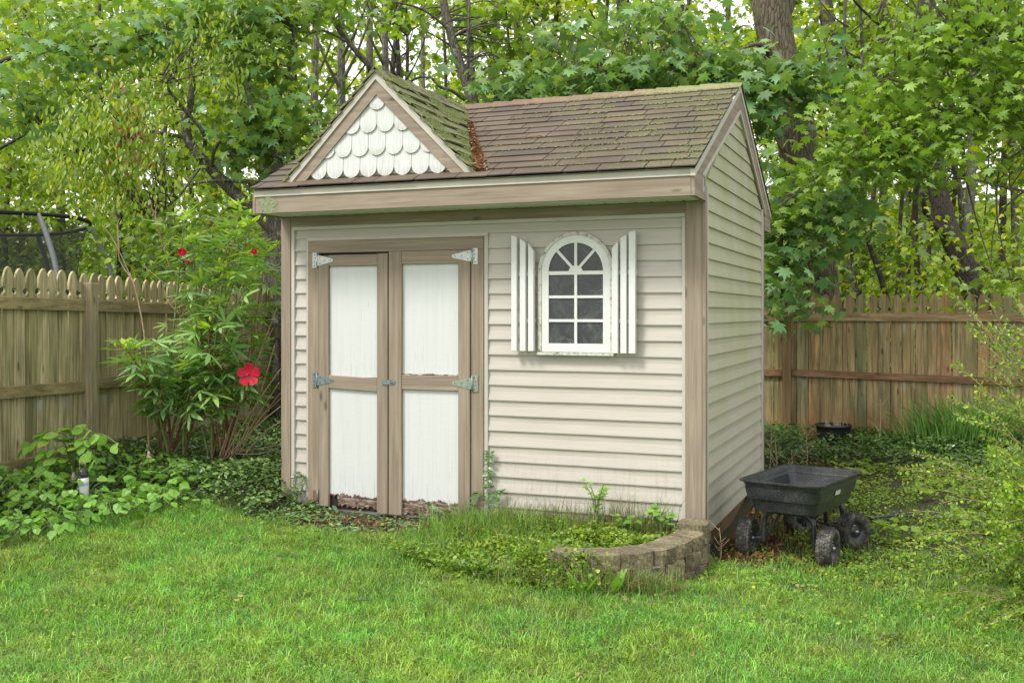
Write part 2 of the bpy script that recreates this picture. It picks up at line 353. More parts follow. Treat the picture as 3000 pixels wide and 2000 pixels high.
def fence_mat(name, cols, rust, streak=True):
    m, nt, b = mat(name)
    oi = N(nt, 'ShaderNodeObjectInfo'); r0 = ramp(nt, oi, 'Random', [(i / (len(cols) - 1), c) for i, c in enumerate(cols)])
    co = coords(nt, (30, 30, 1.3), rnd=True); n1 = noise(nt, co, 1.2, 6, .65, .6); f = ramp(nt, n1, 0, [(.30, .30), (.48, .9), (.70, 1.5)])
    c = mix(nt, None, 1.0, r0, 0, f, 0, 'MULTIPLY')
    co2 = coords(nt, (170, 170, 5), rnd=True); n2 = noise(nt, co2, 1, 3, .7); f2 = ramp(nt, n2, 0, [(.35, .7), (.6, 1.05)]); c = mix(nt, None, 1.0, c, 0, f2, 0, 'MULTIPLY')
    # green algae in patches
    co3 = coords(nt, (4, 4, 1.5), rnd=True); n3 = noise(nt, co3, 1.5, 4); k = ramp(nt, n3, 0, [(.45, 0.0), (.7, .6)]); c = mix(nt, k, 0, c, 0, None, (.115, .125, .045))
    tc = N(nt, 'ShaderNodeTexCoord'); sx = N(nt, 'ShaderNodeSeparateXYZ'); L(nt, tc, 'Object', sx, 0)
    if rust:   # tannin bleeding at the foot, and pale runs under the rails
        lo = N(nt, 'ShaderNodeMapRange'); lo.inputs[1].default_value = .42; lo.inputs[2].default_value = 0; L(nt, sx, 'Z', lo, 0)
        n4 = noise(nt, co, .6, 3); q = ramp(nt, n4, 0, [(.35, .15), (.6, 1.0)]); kk = mix(nt, None, 1.0, lo, 0, q, 0, 'MULTIPLY'); c = mix(nt, kk, 0, c, 0, None, (.24, .105, .03))
    if streak:
        for top in streak:
            a = N(nt, 'ShaderNodeMapRange'); a.inputs[1].default_value = top - .27; a.inputs[2].default_value = top - .02; L(nt, sx, 'Z', a, 0)
            bb = math_(nt, 'LESS_THAN', sx, 'Z', top); co5 = coords(nt, (22, 22, .8), rnd=True); n5 = noise(nt, co5, 1, 3)
            th = math_(nt, 'MULTIPLY', a, 0, .32); th = math_(nt, 'ADD', n5, 0, b=th); q0 = ramp(nt, th, 0, [(.77, 0.0), (.90, .7)]); rr_ = N(nt, 'ShaderNodeObjectInfo'); rq = math_(nt, 'MULTIPLY', rr_, 'Random', 7.31); rq = math_(nt, 'FRACT', rq, 0); rq = ramp(nt, rq, 0, [(.35, .05), (.8, 1.0)]); q = mix(nt, None, 1.0, q0, 0, rq, 0, 'MULTIPLY')
            kk = mix(nt, None, 1.0, q, 0, bb, 0, 'MULTIPLY'); c = mix(nt, kk, 0, c, 0, None, (.42, .41, .35))
    vo_c = coords(nt, (9, 9, 2.6), rnd=True); vo = N(nt, 'ShaderNodeTexVoronoi'); vo.inputs['Scale'].default_value = 1; L(nt, vo_c, 0, vo, 'Vector')
    kr = ramp(nt, vo, 'Distance', [(.05, .35), (.13, 1.0)]); c = mix(nt, None, 1.0, c, 0, kr, 0, 'MULTIPLY')
    L(nt, c, 0, b, 'Base Color'); b.inputs['Roughness'].default_value = .8
    u = bump(nt, b, n2, 0, .4, .003); bump(nt, b, n1, 0, .4, .006, u); return m
M['picket_l'] = fence_mat('weathered_picket_wood_olive', [(.32, .27, .125), (.43, .355, .19), (.36, .31, .16), (.50, .42, .24), (.27, .235, .11)], False, [.60])
M['picket_r'] = fence_mat('weathered_picket_wood_brown', [(.40, .25, .11), (.34, .275, .125), (.44, .29, .145), (.27, .25, .125), (.42, .31, .155), (.46, .27, .13)], True, [1.25, .65])
WL = ((.21, .16, .065), (.32, .26, .12), (.44, .36, .19))
M['rail_l'] = wood('fence_rail_olive', *WL, along='y')[0]
M['post_l'] = wood('fence_post_olive', (.28, .225, .125), (.42, .35, .215), (.55, .475, .31), along='z')[0]
M['rail_r'] = wood('fence_rail_brown', (.28, .16, .06), (.42, .28, .14), (.60, .47, .28), along='x')[0]
M['rail_r2'] = wood('fence_rail_red_brown', (.16, .075, .03), (.29, .155, .07), (.42, .28, .17), along='x')[0]
M['post_r'] = wood('fence_post_brown', (.13, .075, .025), (.21, .13, .055), (.28, .19, .09), along='z')[0]

def bark(name, dark, light, sc=14, moss=0, lich=0):
    m, nt, b = mat(name); co = coords(nt, (sc, sc, sc * .22)); n = noise(nt, co, 1.2, 8, .7, .8)
    vo = N(nt, 'ShaderNodeTexVoronoi'); vo.feature = 'DISTANCE_TO_EDGE'; vo.inputs['Scale'].default_value = 1.6; L(nt, co, 0, vo, 'Vector')
    r = ramp(nt, n, 0, [(.33, dark), (.66, light)]); v = ramp(nt, vo, 'Distance', [(.0, .35), (.16, 1.0)]); c = mix(nt, None, .75, r, 0, mix(nt, None, 1.0, r, 0, v, 0, 'MULTIPLY'), 0)
    c3 = coords(nt, (3, 3, 3)); n3 = noise(nt, c3, 2.5, 7, .75)
    if moss: k = ramp(nt, n3, 0, [(.5, 0.0), (.65, moss)]); c = mix(nt, k, 0, c, 0, None, (.13, .15, .05))
    if lich: k = ramp(nt, n3, 0, [(.36, lich), (.45, 0.0)]); c = mix(nt, k, 0, c, 0, None, (.34, .37, .27))
    L(nt, c, 0, b, 'Base Color'); b.inputs['Roughness'].default_value = .9
    u = bump(nt, b, v, 0, .7, .02); bump(nt, b, n, 0, .5, .015, u); return m
M['bark_big'] = bark('furrowed_brown_bark', (.055, .040, .025), (.20, .16, .11), 16, .5)
M['bark_dark'] = bark('wet_dark_bark', (.022, .017, .013), (.09, .07, .055), 22, .25)
M['bark_grey'] = bark('grey_bark', (.10, .09, .075), (.26, .24, .19), 22, .5, .3)
M['bark_lich'] = bark('lichened_bark', (.055, .045, .035), (.17, .15, .12), 26, .6, .6)
M['twig'] = simple('twig_bark', (.085, .068, .05), .85, var=.4)
M['cane'] = simple('tan_dry_cane', (.34, .245, .145), .7, var=.3)
M['cane_brown'] = simple('brown_woody_stem', (.23, .125, .07), .75, var=.3)
M['green_stem'] = simple('green_stem', (.15, .20, .07), .6, var=.3)

def leafmat(name, attr=True, cols=None, trans=.38, rough=.42, spec=.5, tcol=(1.25, 1.35, .45)):
    m, nt, b = mat(name); out = [n for n in nt.nodes if n.type == 'OUTPUT_MATERIAL'][0]
    if attr:
        a = N(nt, 'ShaderNodeAttribute'); a.attribute_name = 'tint'; src = a; so = 'Color'
    else:
        oi = N(nt, 'ShaderNodeObjectInfo'); src = ramp(nt, oi, 'Random', [(i / (len(cols) - 1), (tuple(min(.7, q * w) for q, w in zip(c, (1.95, 1.65, 1.25))) if c[1] > c[0] else c)) for i, c in enumerate(cols)]); so = 0
    co = coords(nt, (1, 1, 1)); n = noise(nt, co, 9 if attr else 30, 3); f = ramp(nt, n, 0, [(.35, .78), (.65, 1.2)])
    c = mix(nt, None, 1.0, src, so, f, 0, 'MULTIPLY')
    L(nt, c, 0, b, 'Base Color'); b.inputs['Roughness'].default_value = rough; b.inputs['Specular IOR Level'].default_value = spec
    t = N(nt, 'ShaderNodeBsdfTranslucent'); tc = mix(nt, None, 1.0, c, 0, None, tcol, 'MULTIPLY'); L(nt, tc, 0, t, 0)
    ms = N(nt, 'ShaderNodeMixShader'); ms.inputs[0].default_value = trans; L(nt, b, 0, ms, 1); L(nt, t, 0, ms, 2); L(nt, ms, 0, out, 0); return m
M['leaf'] = leafmat('tree_leaf', trans=.42)
M['gloss'] = leafmat('glossy_ground_leaf', trans=.18, rough=.3, spec=.6)
M['grass'] = leafmat('grass_blade', trans=.35, rough=.5, spec=.35)
M['maple_leaf'] = leafmat('norway_maple_leaf', False, [(.075, .175, .10), (.105, .225, .12), (.085, .195, .11), (.12, .24, .10)], .33)
M['sugar_leaf'] = leafmat('light_maple_leaf', False, [(.105, .205, .055), (.14, .26, .06), (.085, .175, .05), (.16, .28, .065)], .38)
M['hib_leaf'] = leafmat('rosemallow_leaf', False, [(.105, .225, .095), (.135, .27, .11), (.11, .245, .13), (.18, .32, .10)], .30)
M['broad_leaf'] = leafmat('broad_oval_leaf', False, [(.10, .235, .045), (.15, .31, .06), (.12, .27, .05), (.17, .32, .065)], .38)
M['violet_leaf'] = leafmat('heart_shaped_leaf', False, [(.080, .20, .035), (.105, .25, .045), (.09, .22, .045), (.13, .29, .05)], .32)
M['lime_leaf'] = leafmat('lime_young_leaf', False, [(.24, .36, .05), (.19, .32, .04)], .4)
M['red'] = leafmat('crimson_petal', False, [(.50, .006, .035), (.58, .01, .05)], .3, .5, .3, (1.2, .8, .9))
M['pink'] = leafmat('pale_pink_petal', False, [(.55, .30, .36), (.6, .36, .42)], .3, .5, .3, (1, 1, 1))
M['litter'] = leafmat('dead_leaf', trans=.12, rough=.8, spec=.2, tcol=(1, 1, 1))

def ground_mat():
    m, nt, b = mat('lawn_soil'); co = coords(nt); n = noise(nt, co, 3, 6, .7); n2 = noise(nt, co, 60, 4, .8)
    r = ramp(nt, n, 0, [(.3, (.035, .026, .016)), (.5, (.045, .042, .018)), (.7, (.05, .062, .02))]); f = ramp(nt, n2, 0, [(.3, .5), (.7, 1.6)])
    c = mix(nt, None, 1.0, r, 0, f, 0, 'MULTIPLY'); tc = N(nt, 'ShaderNodeTexCoord'); sx = N(nt, 'ShaderNodeSeparateXYZ'); L(nt, tc, 'Object', sx, 0); j = math_(nt, 'MULTIPLY', n, 0, 1.2); yy = math_(nt, 'ADD', sx, 'Y', b=j)
    lw = N(nt, 'ShaderNodeMapRange'); lw.inputs[1].default_value = .35; lw.inputs[2].default_value = -.15; L(nt, yy, 0, lw, 0); th = ramp(nt, n2, 0, [(.3, (.05, .085, .02)), (.7, (.14, .20, .05))]); c = mix(nt, lw, 0, c, 0, th, 0)
    L(nt, c, 0, b, 'Base Color'); b.inputs['Roughness'].default_value = .95; bump(nt, b, n2, 0, .8, .02); return m
M['soil'] = ground_mat()
def stone_mat():
    m, nt, b = mat('tan_concrete_block'); co = coords(nt, rnd=True); n = noise(nt, co, 60, 6, .8); n2 = noise(nt, co, 5, 4)
    r = ramp(nt, n, 0, [(.30, (.07, .055, .03)), (.5, (.24, .20, .115)), (.72, (.48, .42, .27))]); k = ramp(nt, n2, 0, [(.4, .6), (.6, 1.1)])
    c = mix(nt, None, 1.0, r, 0, k, 0, 'MULTIPLY'); L(nt, c, 0, b, 'Base Color'); b.inputs['Roughness'].default_value = .95; bump(nt, b, n, 0, 1.0, .012); return m
M['stone'] = stone_mat()

# ------------------------------------------------------------------ ground
def build_ground():
    xs = np.unique(np.concatenate([np.linspace(-120, -8, 18), np.linspace(-8, 5, 105), np.linspace(5, 120, 18)]))
    ys = np.unique(np.concatenate([np.linspace(-40, -8, 8), np.linspace(-8, 8, 115), np.linspace(8, 150, 22)]))
    X, Y = np.meshgrid(xs, ys); Z = gz(X, Y) + (vn(X, Y, 2.5) - .5) * .03 + (vn(X, Y, 9, 2) - .5) * .015
    Z -= .0
    V = np.stack([X, Y, Z], -1).reshape(-1, 3); nx = len(xs); ny = len(ys)
    i = np.arange(ny - 1)[:, None] * nx + np.arange(nx - 1)[None]; i = i.ravel()
    F = np.stack([i, i + 1, i + 1 + nx, i + nx], 1)
    o = fobj('ground', V, F, np.full(len(F), 4), M['soil'], smooth=True); tag(o, 'soil ground under the lawn and flower beds', kind='structure')
build_ground()
def gtop(x, y): return gz(x, y) + (vn(x, y, 2.5) - .5) * .03 + (vn(x, y, 9, 2) - .5) * .015

# ------------------------------------------------------------------ shed
W, D = 3.074, 2.44
shed = thing('garden_shed', 'cream sided garden shed with mossy brown roof, front gable and double doors', 'shed', (-W/2, D/2, -.2))
def clapboard(name, a, b, z0, h, mt, parent, face='front', off=0, clip=None):
    "one course of siding; a..b along the wall, bottom z0, proud lip at the bottom"
    t = .013; n = 5; seg = np.linspace(a, b, n)
    V = []; F = []
    w = [(random.random() - .5) * .0030 for _ in range(n)]
    prof = [(.0, h), (.0, 0.006), (-t, .006), (-t, 0), (-t - .0, .0)]
    prof = [(-.001, h + .004), (-.003, h * .6), (-t, .007), (-t, .0), (-.0, .0)]
    for i, s in enumerate(seg):
        for (d, z) in prof:
            if face == 'front': V.append((s, d + off + (w[i] if d < -.002 else 0), z0 + z + (w[i] * .6 if z < .01 else 0)))
            else: V.append((-d + off + (w[i] if d < -.002 else 0), s, z0 + z + (w[i] * .6 if z < .01 else 0)))
    k = len(prof)
    for i in range(n - 1):
        for j in range(k - 1): F.append((i*k+j, i*k+j+1, (i+1)*k+j+1, (i+1)*k+j))
    F += [tuple(range(k)), tuple(range((n-1)*k, n*k))[::-1]]
    return obj(name, V, F, mt, parent)
H = .1016
def build_walls():
    # core wall sheets behind the siding
    box('wall_sheathing', -W + .01, -.012, .003, .03, -.22, 1.96, M['cream2'], shed, 0)
    fs = part_empty('front_siding', shed, (-W/2, 0, .8))
    clapboard('siding_board', -2.966, -.129, 1.728, .075, M['siding'], fs)
    for k in range(17, -3, -1):
        z = (k - 1) * H
        if z > -.25: clapboard('siding_board', -1.444, -.129, z, H, M['siding'], fs)
    for k in range(17, -1, -1):
        z = (k - 1) * H + .0137
        clapboard('siding_board', -2.966, -2.867, z, H, M['siding'], fs)
    # side wall, boards clipped by the gable
    ss = part_empty('side_siding', shed, (0, D/2, .8))
    zp = 2.66; yc = 1.22
    def half(z): return (zp - z) / .60 if z > 2.03 else 9
    z = 1.94 - H * 21
    while z < zp - .06:
        zm = z + H * .2
        if z < 2.0: y0, y1 = .055, 2.35
        else:
            hw = (zp - z) / .545; y0, y1 = max(-.13 if z < 2.1 else -.2, yc - hw), min(2.5, yc + hw)
        if z >= 2.0:
            # trapezoid board
            hw2 = max(.01, (zp - (z + H)) / .545); t = .013
            ya, yb = max(y0, yc - hw2), min(y1, yc + hw2)
            Vv = [(t, y0, z), (t, y1, z), (0, y1, z), (0, y0, z), (.003, yb, min(z + H, zp)), (.003, ya, min(z + H, zp)), (-.004, yb, min(z + H, zp)), (-.004, ya, min(z + H, zp))]
            obj('siding_board', Vv, [(0,1,4,5), (3,2,1,0), (2,3,7,6), (1,2,6,4), (3,0,5,7), (5,4,6,7)], M['siding'], ss)
        else: clapboard('siding_board', y0, y1, z, H, M['siding'], ss, 'side')
        z += H
    box('side_sheathing', -.03, -.003, .02, 2.43, -.2, 1.9, M['cream2'], shed, 0)
    # gable sheathing
    prism('gable_sheathing', [(-.03, -.3, 1.95), (-.03, 2.7, 1.95), (-.03, 1.22, 2.72)], (.026, 0, 0), M['cream2'], shed)
    # back and left walls (plain siding boards, unseen from the photo but real)
    box('back_wall', -W, -.01, 2.42, 2.44, -.2, 1.9, M['cream'], shed, 0)
    box('left_wall', -W, -W + .02, .0, 2.44, -.2, 1.9, M['cream'], shed, 0)
    prism('left_gable_wall', [(-W + .0, -.3, 1.95), (-W, 2.7, 1.95), (-W, 1.22, 2.72)], (.02, 0, 0), M['cream'], shed)
    # corner boards
    box('corner_board', -3.074, -2.995, -.03, .012, -.14, 1.885, M['tan_z'], shed)
    box('corner_board', -.106, -.002, -.03, .004, -.235, 1.885, M['tan_z'], shed)
    box('corner_board', -.0015, .020, -.029, .030, -.235, 1.885, M['tan_z'], shed)
    box('corner_board', -.01, .02, 2.37, 2.45, -.2, 2.0, M['tan_z'], shed)
    box('channel_trim', -.01, .022, .031, .055, -.215, 1.98, M['cream'], shed)
    box('channel_trim', -.01, .024, 2.345, 2.37, -.2, 2.05, M['cream'], shed)
    # band board and pale channel under the soffit
    box('band_board', -2.995, -.106, -.026, .002, 1.816, 1.8878, M['tan_x'], shed)
    box('channel_trim', -2.995, -.106, -.022, .006, 1.790, 1.8155, M['cream'], shed)
    box('channel_trim', -2.995, -2.966, -.0225, .006, -.14, 1.7895, M['cream'], shed)
    box('channel_trim', -.129, -.1065, -.0225, .006, -.22, 1.7895, M['cream'], shed)
    box('channel_trim', -2.867, -1.444, -.020, .006, 1.709, 1.731, M['cream'], shed)
    box('channel_trim', -2.867, -2.8475, -.020, .006, -.13, 1.7085, M['cream'], shed)
    box('channel_trim', -1.4715, -1.444, -.020, .006, -.21, 1.7085, M['cream'], shed)
    # footing timber
    box('sill_timber', -W + .03, -.04, .01, .1, -.30, -.21, M['post_r'], shed, .004)
    box('sill_timber', -.09, -.035, .1, 2.4, -.34, -.205, M['post_r'], shed, .004)
build_walls()

def hinge(parent, x0, sgn, z0, z1, tip, zt, mt):
    "strap hinge: plate at x0 on the jamb, strap pointing sgn"
    w = .040
    h = part_empty('hinge', parent, (x0, -.04, zt))
    a, b = (x0, x0 + w) if sgn > 0 else (x0 - w, x0)
    box('plate', a, b, -.034, -.0305, z0, z1, mt, h, 0)
    xk = b if sgn > 0 else a
    tube('knuckle', [(xk, -.0385, z0 + .004), (xk, -.0385, (z0+z1)/2), (xk, -.0385, z1 - .004)], .006, mt, h, 8)
    hh = (z1 - z0) * .36
    V, F = prismv([(xk + sgn*.007, -.041, zt - hh), (xk + sgn*.007, -.041, zt + hh), (tip - sgn*.012, -.041, zt + .013), (tip, -.041, zt + .006), (tip, -.041, zt - .006), (tip - sgn*.012, -.041, zt - .013)], (0, .003, 0))
    o = obj('strap', V, F, mt, h); fixn(o.data)
    sc = []
    for zz in np.linspace(z0 + .015, z1 - .015, 4): sc.append(((a+b)/2 + random.uniform(-.006, .006), -.036, zz))
    for q, dz in ((.2, .022), (.2, -.022), (.5, 0), (.85, 0)): sc.append((xk + (tip - xk) * q, -.0425, zt + dz))
    for (x, y, z) in sc:
        V, F = tubev([(x, y, z), (x, y + .002, z)], .0042, 8); obj('screw', V, F, M['screw'], h)

def build_doors():
    fr = part_empty('door_frame', shed, (-2.16, -.02, 1.6))
    box('header', -2.847, -1.472, -.028, .0, 1.621, 1.7085, M['tan_x'], fr)
    box('jamb', -2.847, -2.757, -.028, 0, -.16, 1.6205, M['tan_z'], fr)
    box('jamb', -1.5625, -1.472, -.028, 0, -.215, 1.6205, M['tan_z'], fr)
    dl = part_empty('door', shed, (-2.75, -.03, .7)); tag(dl, 'left shed door leaf, sagging a little, with flaked paint at its foot')
    Y0, Y1 = -.038, -.012
    box('stile', -2.752, -2.671, Y0, Y1, -.185, 1.600, M['tan_z'], dl)
    box('stile', -2.278, -2.1945, Y0 - .001, Y1, -.205, 1.608, M['tan_z'], dl)
    V = boxv(-2.6705, -2.2785, Y0, Y1, 1.526, 1.604); box_r = obj('rail', V, BOXF, M['tan_x'], dl, bevel=.002)
    V = boxv(-2.6705, -2.2785, Y0, Y1, .660, .751)
    V = [(x, y, z - (.016 if x > -2.4 else 0)) for x, y, z in V]; obj('rail', V, BOXF, M['tan_x'], dl, bevel=.002)
    box('panel', -2.671, -2.278, -.018, -.010, .74, 1.53, M['panel_ok'], dl, 0)
    # ragged lower edge of the rotten panel
    xs = np.linspace(-2.671, -2.278, 34); bot = [(-.155 + (-.02 if x > -2.6 else .045) + random.uniform(-.014, .014)) for x in xs]
    poly = [(x, -.018, z) for x, z in zip(xs, bot)] + [(-2.278, -.018, .66), (-2.671, -.018, .66)]
    o = prism('panel', poly, (0, .008, 0), M['panel_low'], dl); o['label'] = 'lower white panel rotten and flaked at the foot'
    dr = part_empty('door', shed, (-1.57, -.03, .7)); tag(dr, 'right shed door leaf with padlock hasp and flaked paint')
    box('stile', -2.1835, -2.084, Y0 - .004, Y1, -.205, 1.6195, M['tan_z'], dr)
    box('stile', -1.655, -1.5685, Y0, Y1, -.19, 1.6185, M['tan_z'], dr)
    box('rail', -2.0835, -1.6555, Y0, Y1, 1.530, 1.6185, M['tan_x'], dr)
    box('rail', -2.0835, -1.6555, Y0, Y1, .667, .765, M['tan_x'], dr)
    box('panel', -2.084, -1.655, -.018, -.010, .75, 1.54, M['panel_up'], dr, 0)
    xs = np.linspace(-2.084, -1.655, 34); bot = [-.195 + random.uniform(-.012, .012) for x in xs]
    poly = [(x, -.018, z) for x, z in zip(xs, bot)] + [(-1.655, -.018, .67), (-2.084, -.018, .67)]
    prism('panel', poly, (0, .008, 0), M['panel_low'], dr)
    hinge(shed, -2.806, 1, 1.516, 1.624, -2.632, 1.567, M['galv'])
    hinge(shed, -1.512, -1, 1.520, 1.628, -1.700, 1.577, M['galv'])
    hinge(shed, -2.806, 1, .661, .768, -2.630, .712, M['galv_dark'])
    hinge(shed, -1.511, -1, .664, .774, -1.700, .718, simple('sage_weathered_steel', (.27, .33, .27), .5, .3, .25, 60, .2))
    hp = part_empty('hasp', shed, (-2.185, -.045, .71))
    V, F = prismv([(-2.235, -.0450, .694), (-2.235, -.0450, .726), (-2.145, -.0450, .730), (-2.130, -.0450, .722), (-2.130, -.0450, .702), (-2.145, -.0450, .694)], (0, .0025, 0)); o = obj('hasp_plate', V, F, M['galv_dark'], hp); fixn(o.data)
    tube('staple', [(-2.165, -.043, .711), (-2.165, -.052, .711), (-2.150, -.052, .711), (-2.150, -.043, .711)], .003, M['rust'], hp, 6)
    # broken lower hinge, left jamb
    bh = part_empty('hinge', shed, (-2.76, -.04, -.12)); bh['label'] = 'rusty broken bottom hinge of the left door'
    box('plate', -2.80, -2.762, -.036, -.031, -.15, -.075, M['rust'], bh, 0)
    tube('knuckle', [(-2.757, -.044, -.155), (-2.757, -.044, -.11), (-2.757, -.044, -.065)], .008, M['galv_dark'], bh, 8)
    # near-black sheet behind the doors, coloured as the shade seen through their gaps
    box('door_gap_shade', -2.76, -1.55, -.008, .002, -.2, 1.62, simple('interior_shade_black', (.02, .017, .015), .9), shed, 0)
build_doors()

def arch_ring(cx, cz, r0, r1, z_bot, y0, y1, n=28):
    "arched frame: ring above cz, legs down to z_bot; returns verts, faces"
    out = [(cx - r1, z_bot)] + [(cx - r1*math.cos(a), cz + r1*math.sin(a)) for a in np.linspace(0, math.pi, n)] + [(cx + r1, z_bot)]
    inn = [(cx - r0, z_bot)] + [(cx - r0*math.cos(a), cz + r0*math.sin(a)) for a in np.linspace(0, math.pi, n)] + [(cx + r0, z_bot)]
    m = len(out); V = [(x, y0, z) for x, z in out] + [(x, y0, z) for x, z in inn] + [(x, y1, z) for x, z in out] + [(x, y1, z) for x, z in inn]
    F = []
    for i in range(m-1):
        F += [(i, i+1, m+i+1, m+i), (2*m+i, 3*m+i, 3*m+i+1, 2*m+i+1), (i, 2*m+i, 2*m+i+1, i+1), (m+i, m+i+1, 3*m+i+1, 3*m+i)]
    F += [(0, m, 3*m, 2*m), (m-1, 3*m-1, 4*m-1, 2*m-1)]
    return V, F
def build_window():
    cx, cz = -.822, 1.462; w = part_empty('arched_window', shed, (cx, -.03, 1.2)); w['label'] = 'small arched window with white muntins and dusty panes'
    V, F = arch_ring(cx, cz, .234, .256, .925, -.040, -.004); o = obj('outer_casing', V, F, M['grimy'], w); fixn(o.data)
    V, F = arch_ring(cx, cz, .185, .2335, .94, -.034, -.006); o = obj('frame', V, F, M['white'], w); fixn(o.data)
    box('frame', cx - .185, cx + .185, -.034, -.006, .940, .995, M['white'], w, .001)
    o = box('sill', cx - .262, cx + .262, -.052, -.004, .918, .937, M['grimy'], w)
    # muntins
    y0, y1 = -.031, -.018
    box('muntin', cx - .185, cx + .185, y0, y1, 1.440, 1.464, M['white'], w, .001)
    box('muntin', cx - .185, cx + .185, y0 + .0003, y1, 1.288, 1.306, M['white'], w, .001)
    box('muntin', cx - .185, cx + .185, y0 + .0003, y1, 1.134, 1.152, M['white'], w, .001)
    box('muntin', cx - .0095, cx + .0095, y0 - .0006, y1, .995, 1.44, M['white'], w, .001)
    box('muntin', cx - .0095, cx + .0095, y0 - .0006, y1, 1.464, 1.648, M['white'], w, .001)
    for s in (-1, 1):
        a = R(47); d = np.array([s*math.cos(a), 0, math.sin(a)]); p = np.array([-d[2]*s, 0, d[0]*s]) * .009
        c = np.array([cx, y0 - .0003, cz]); V = [c + d*.02 + p, c + d*.02 - p, c + d*.187 - p, c + d*.187 + p]
        prism('muntin', V, (0, y1 - y0, 0), M['white'], w)
    hub = [(cx + .048*math.cos(a), y0 - .001, cz - .004 + .042*math.sin(a)) for a in np.linspace(0, math.pi, 10)]
    prism('muntin_hub', hub, (0, .012, 0), M['white'], w)
    # panes
    e = .002
    for x0, x1 in ((cx - .186, cx - .008), (cx + .008, cx + .186)):
        for z0, z1 in ((.994, 1.136), (1.150, 1.290), (1.304, 1.442)):
            box('pane', x0, x1, -.021, -.017, z0, z1, M['glass'], w, 0)
    angs = [0, R(47), R(90), R(133), R(180)]
    for a0, a1 in zip(angs[:-1], angs[1:]):
        poly = [(cx, -.021, cz)] + [(cx - .186*math.cos(a), -.021, cz + .186*math.sin(a)) for a in np.linspace(a0, a1, 9)]
        prism('pane', poly, (0, .004, 0), M['glass'], w)
    prism('window_backing', [(cx - .23, -.013, .93), (cx + .23, -.013, .93), (cx + .23, -.013, 1.46)] + [(cx + .23*math.cos(a), -.013, cz + .23*math.sin(a)) for a in np.linspace(0.05, math.pi - .05, 14)] + [(cx - .23, -.013, 1.46)], (0, .006, 0), M['white'], w)
    # shutters: three slats on two battens each
    def shutter(slats, zb, side):
        s = part_empty('shutter', shed, (slats[1][0], -.05, 1.3))
        for x0, x1, zl, zr in slats:
            V, F = prismv([(x0, -.078, zb), (x1, -.078, zb), (x1, -.078, zr), (x0, -.078, zl)], (0, .034, 0)); o = obj('slat', V, F, M['white'], s, bevel=.0015); fixn(o.data)
        xa, xb = slats[0][0], slats[-1][1]
        for z0 in (1.436, 1.128): box('batten', xa + .012, xb - .004, -.0435, -.016, z0, z0 + .026, M['white'], s, .001)
    shutter([(-1.252, -1.214, 1.703, 1.692), (-1.192, -1.152, 1.683, 1.652), (-1.134, -1.096, 1.650, 1.595)], .944, -1)
    shutter([(-.566, -.527, 1.604, 1.646), (-.510, -.471, 1.666, 1.686), (-.456, -.414, 1.700, 1.712)], .938, 1)
build_window()

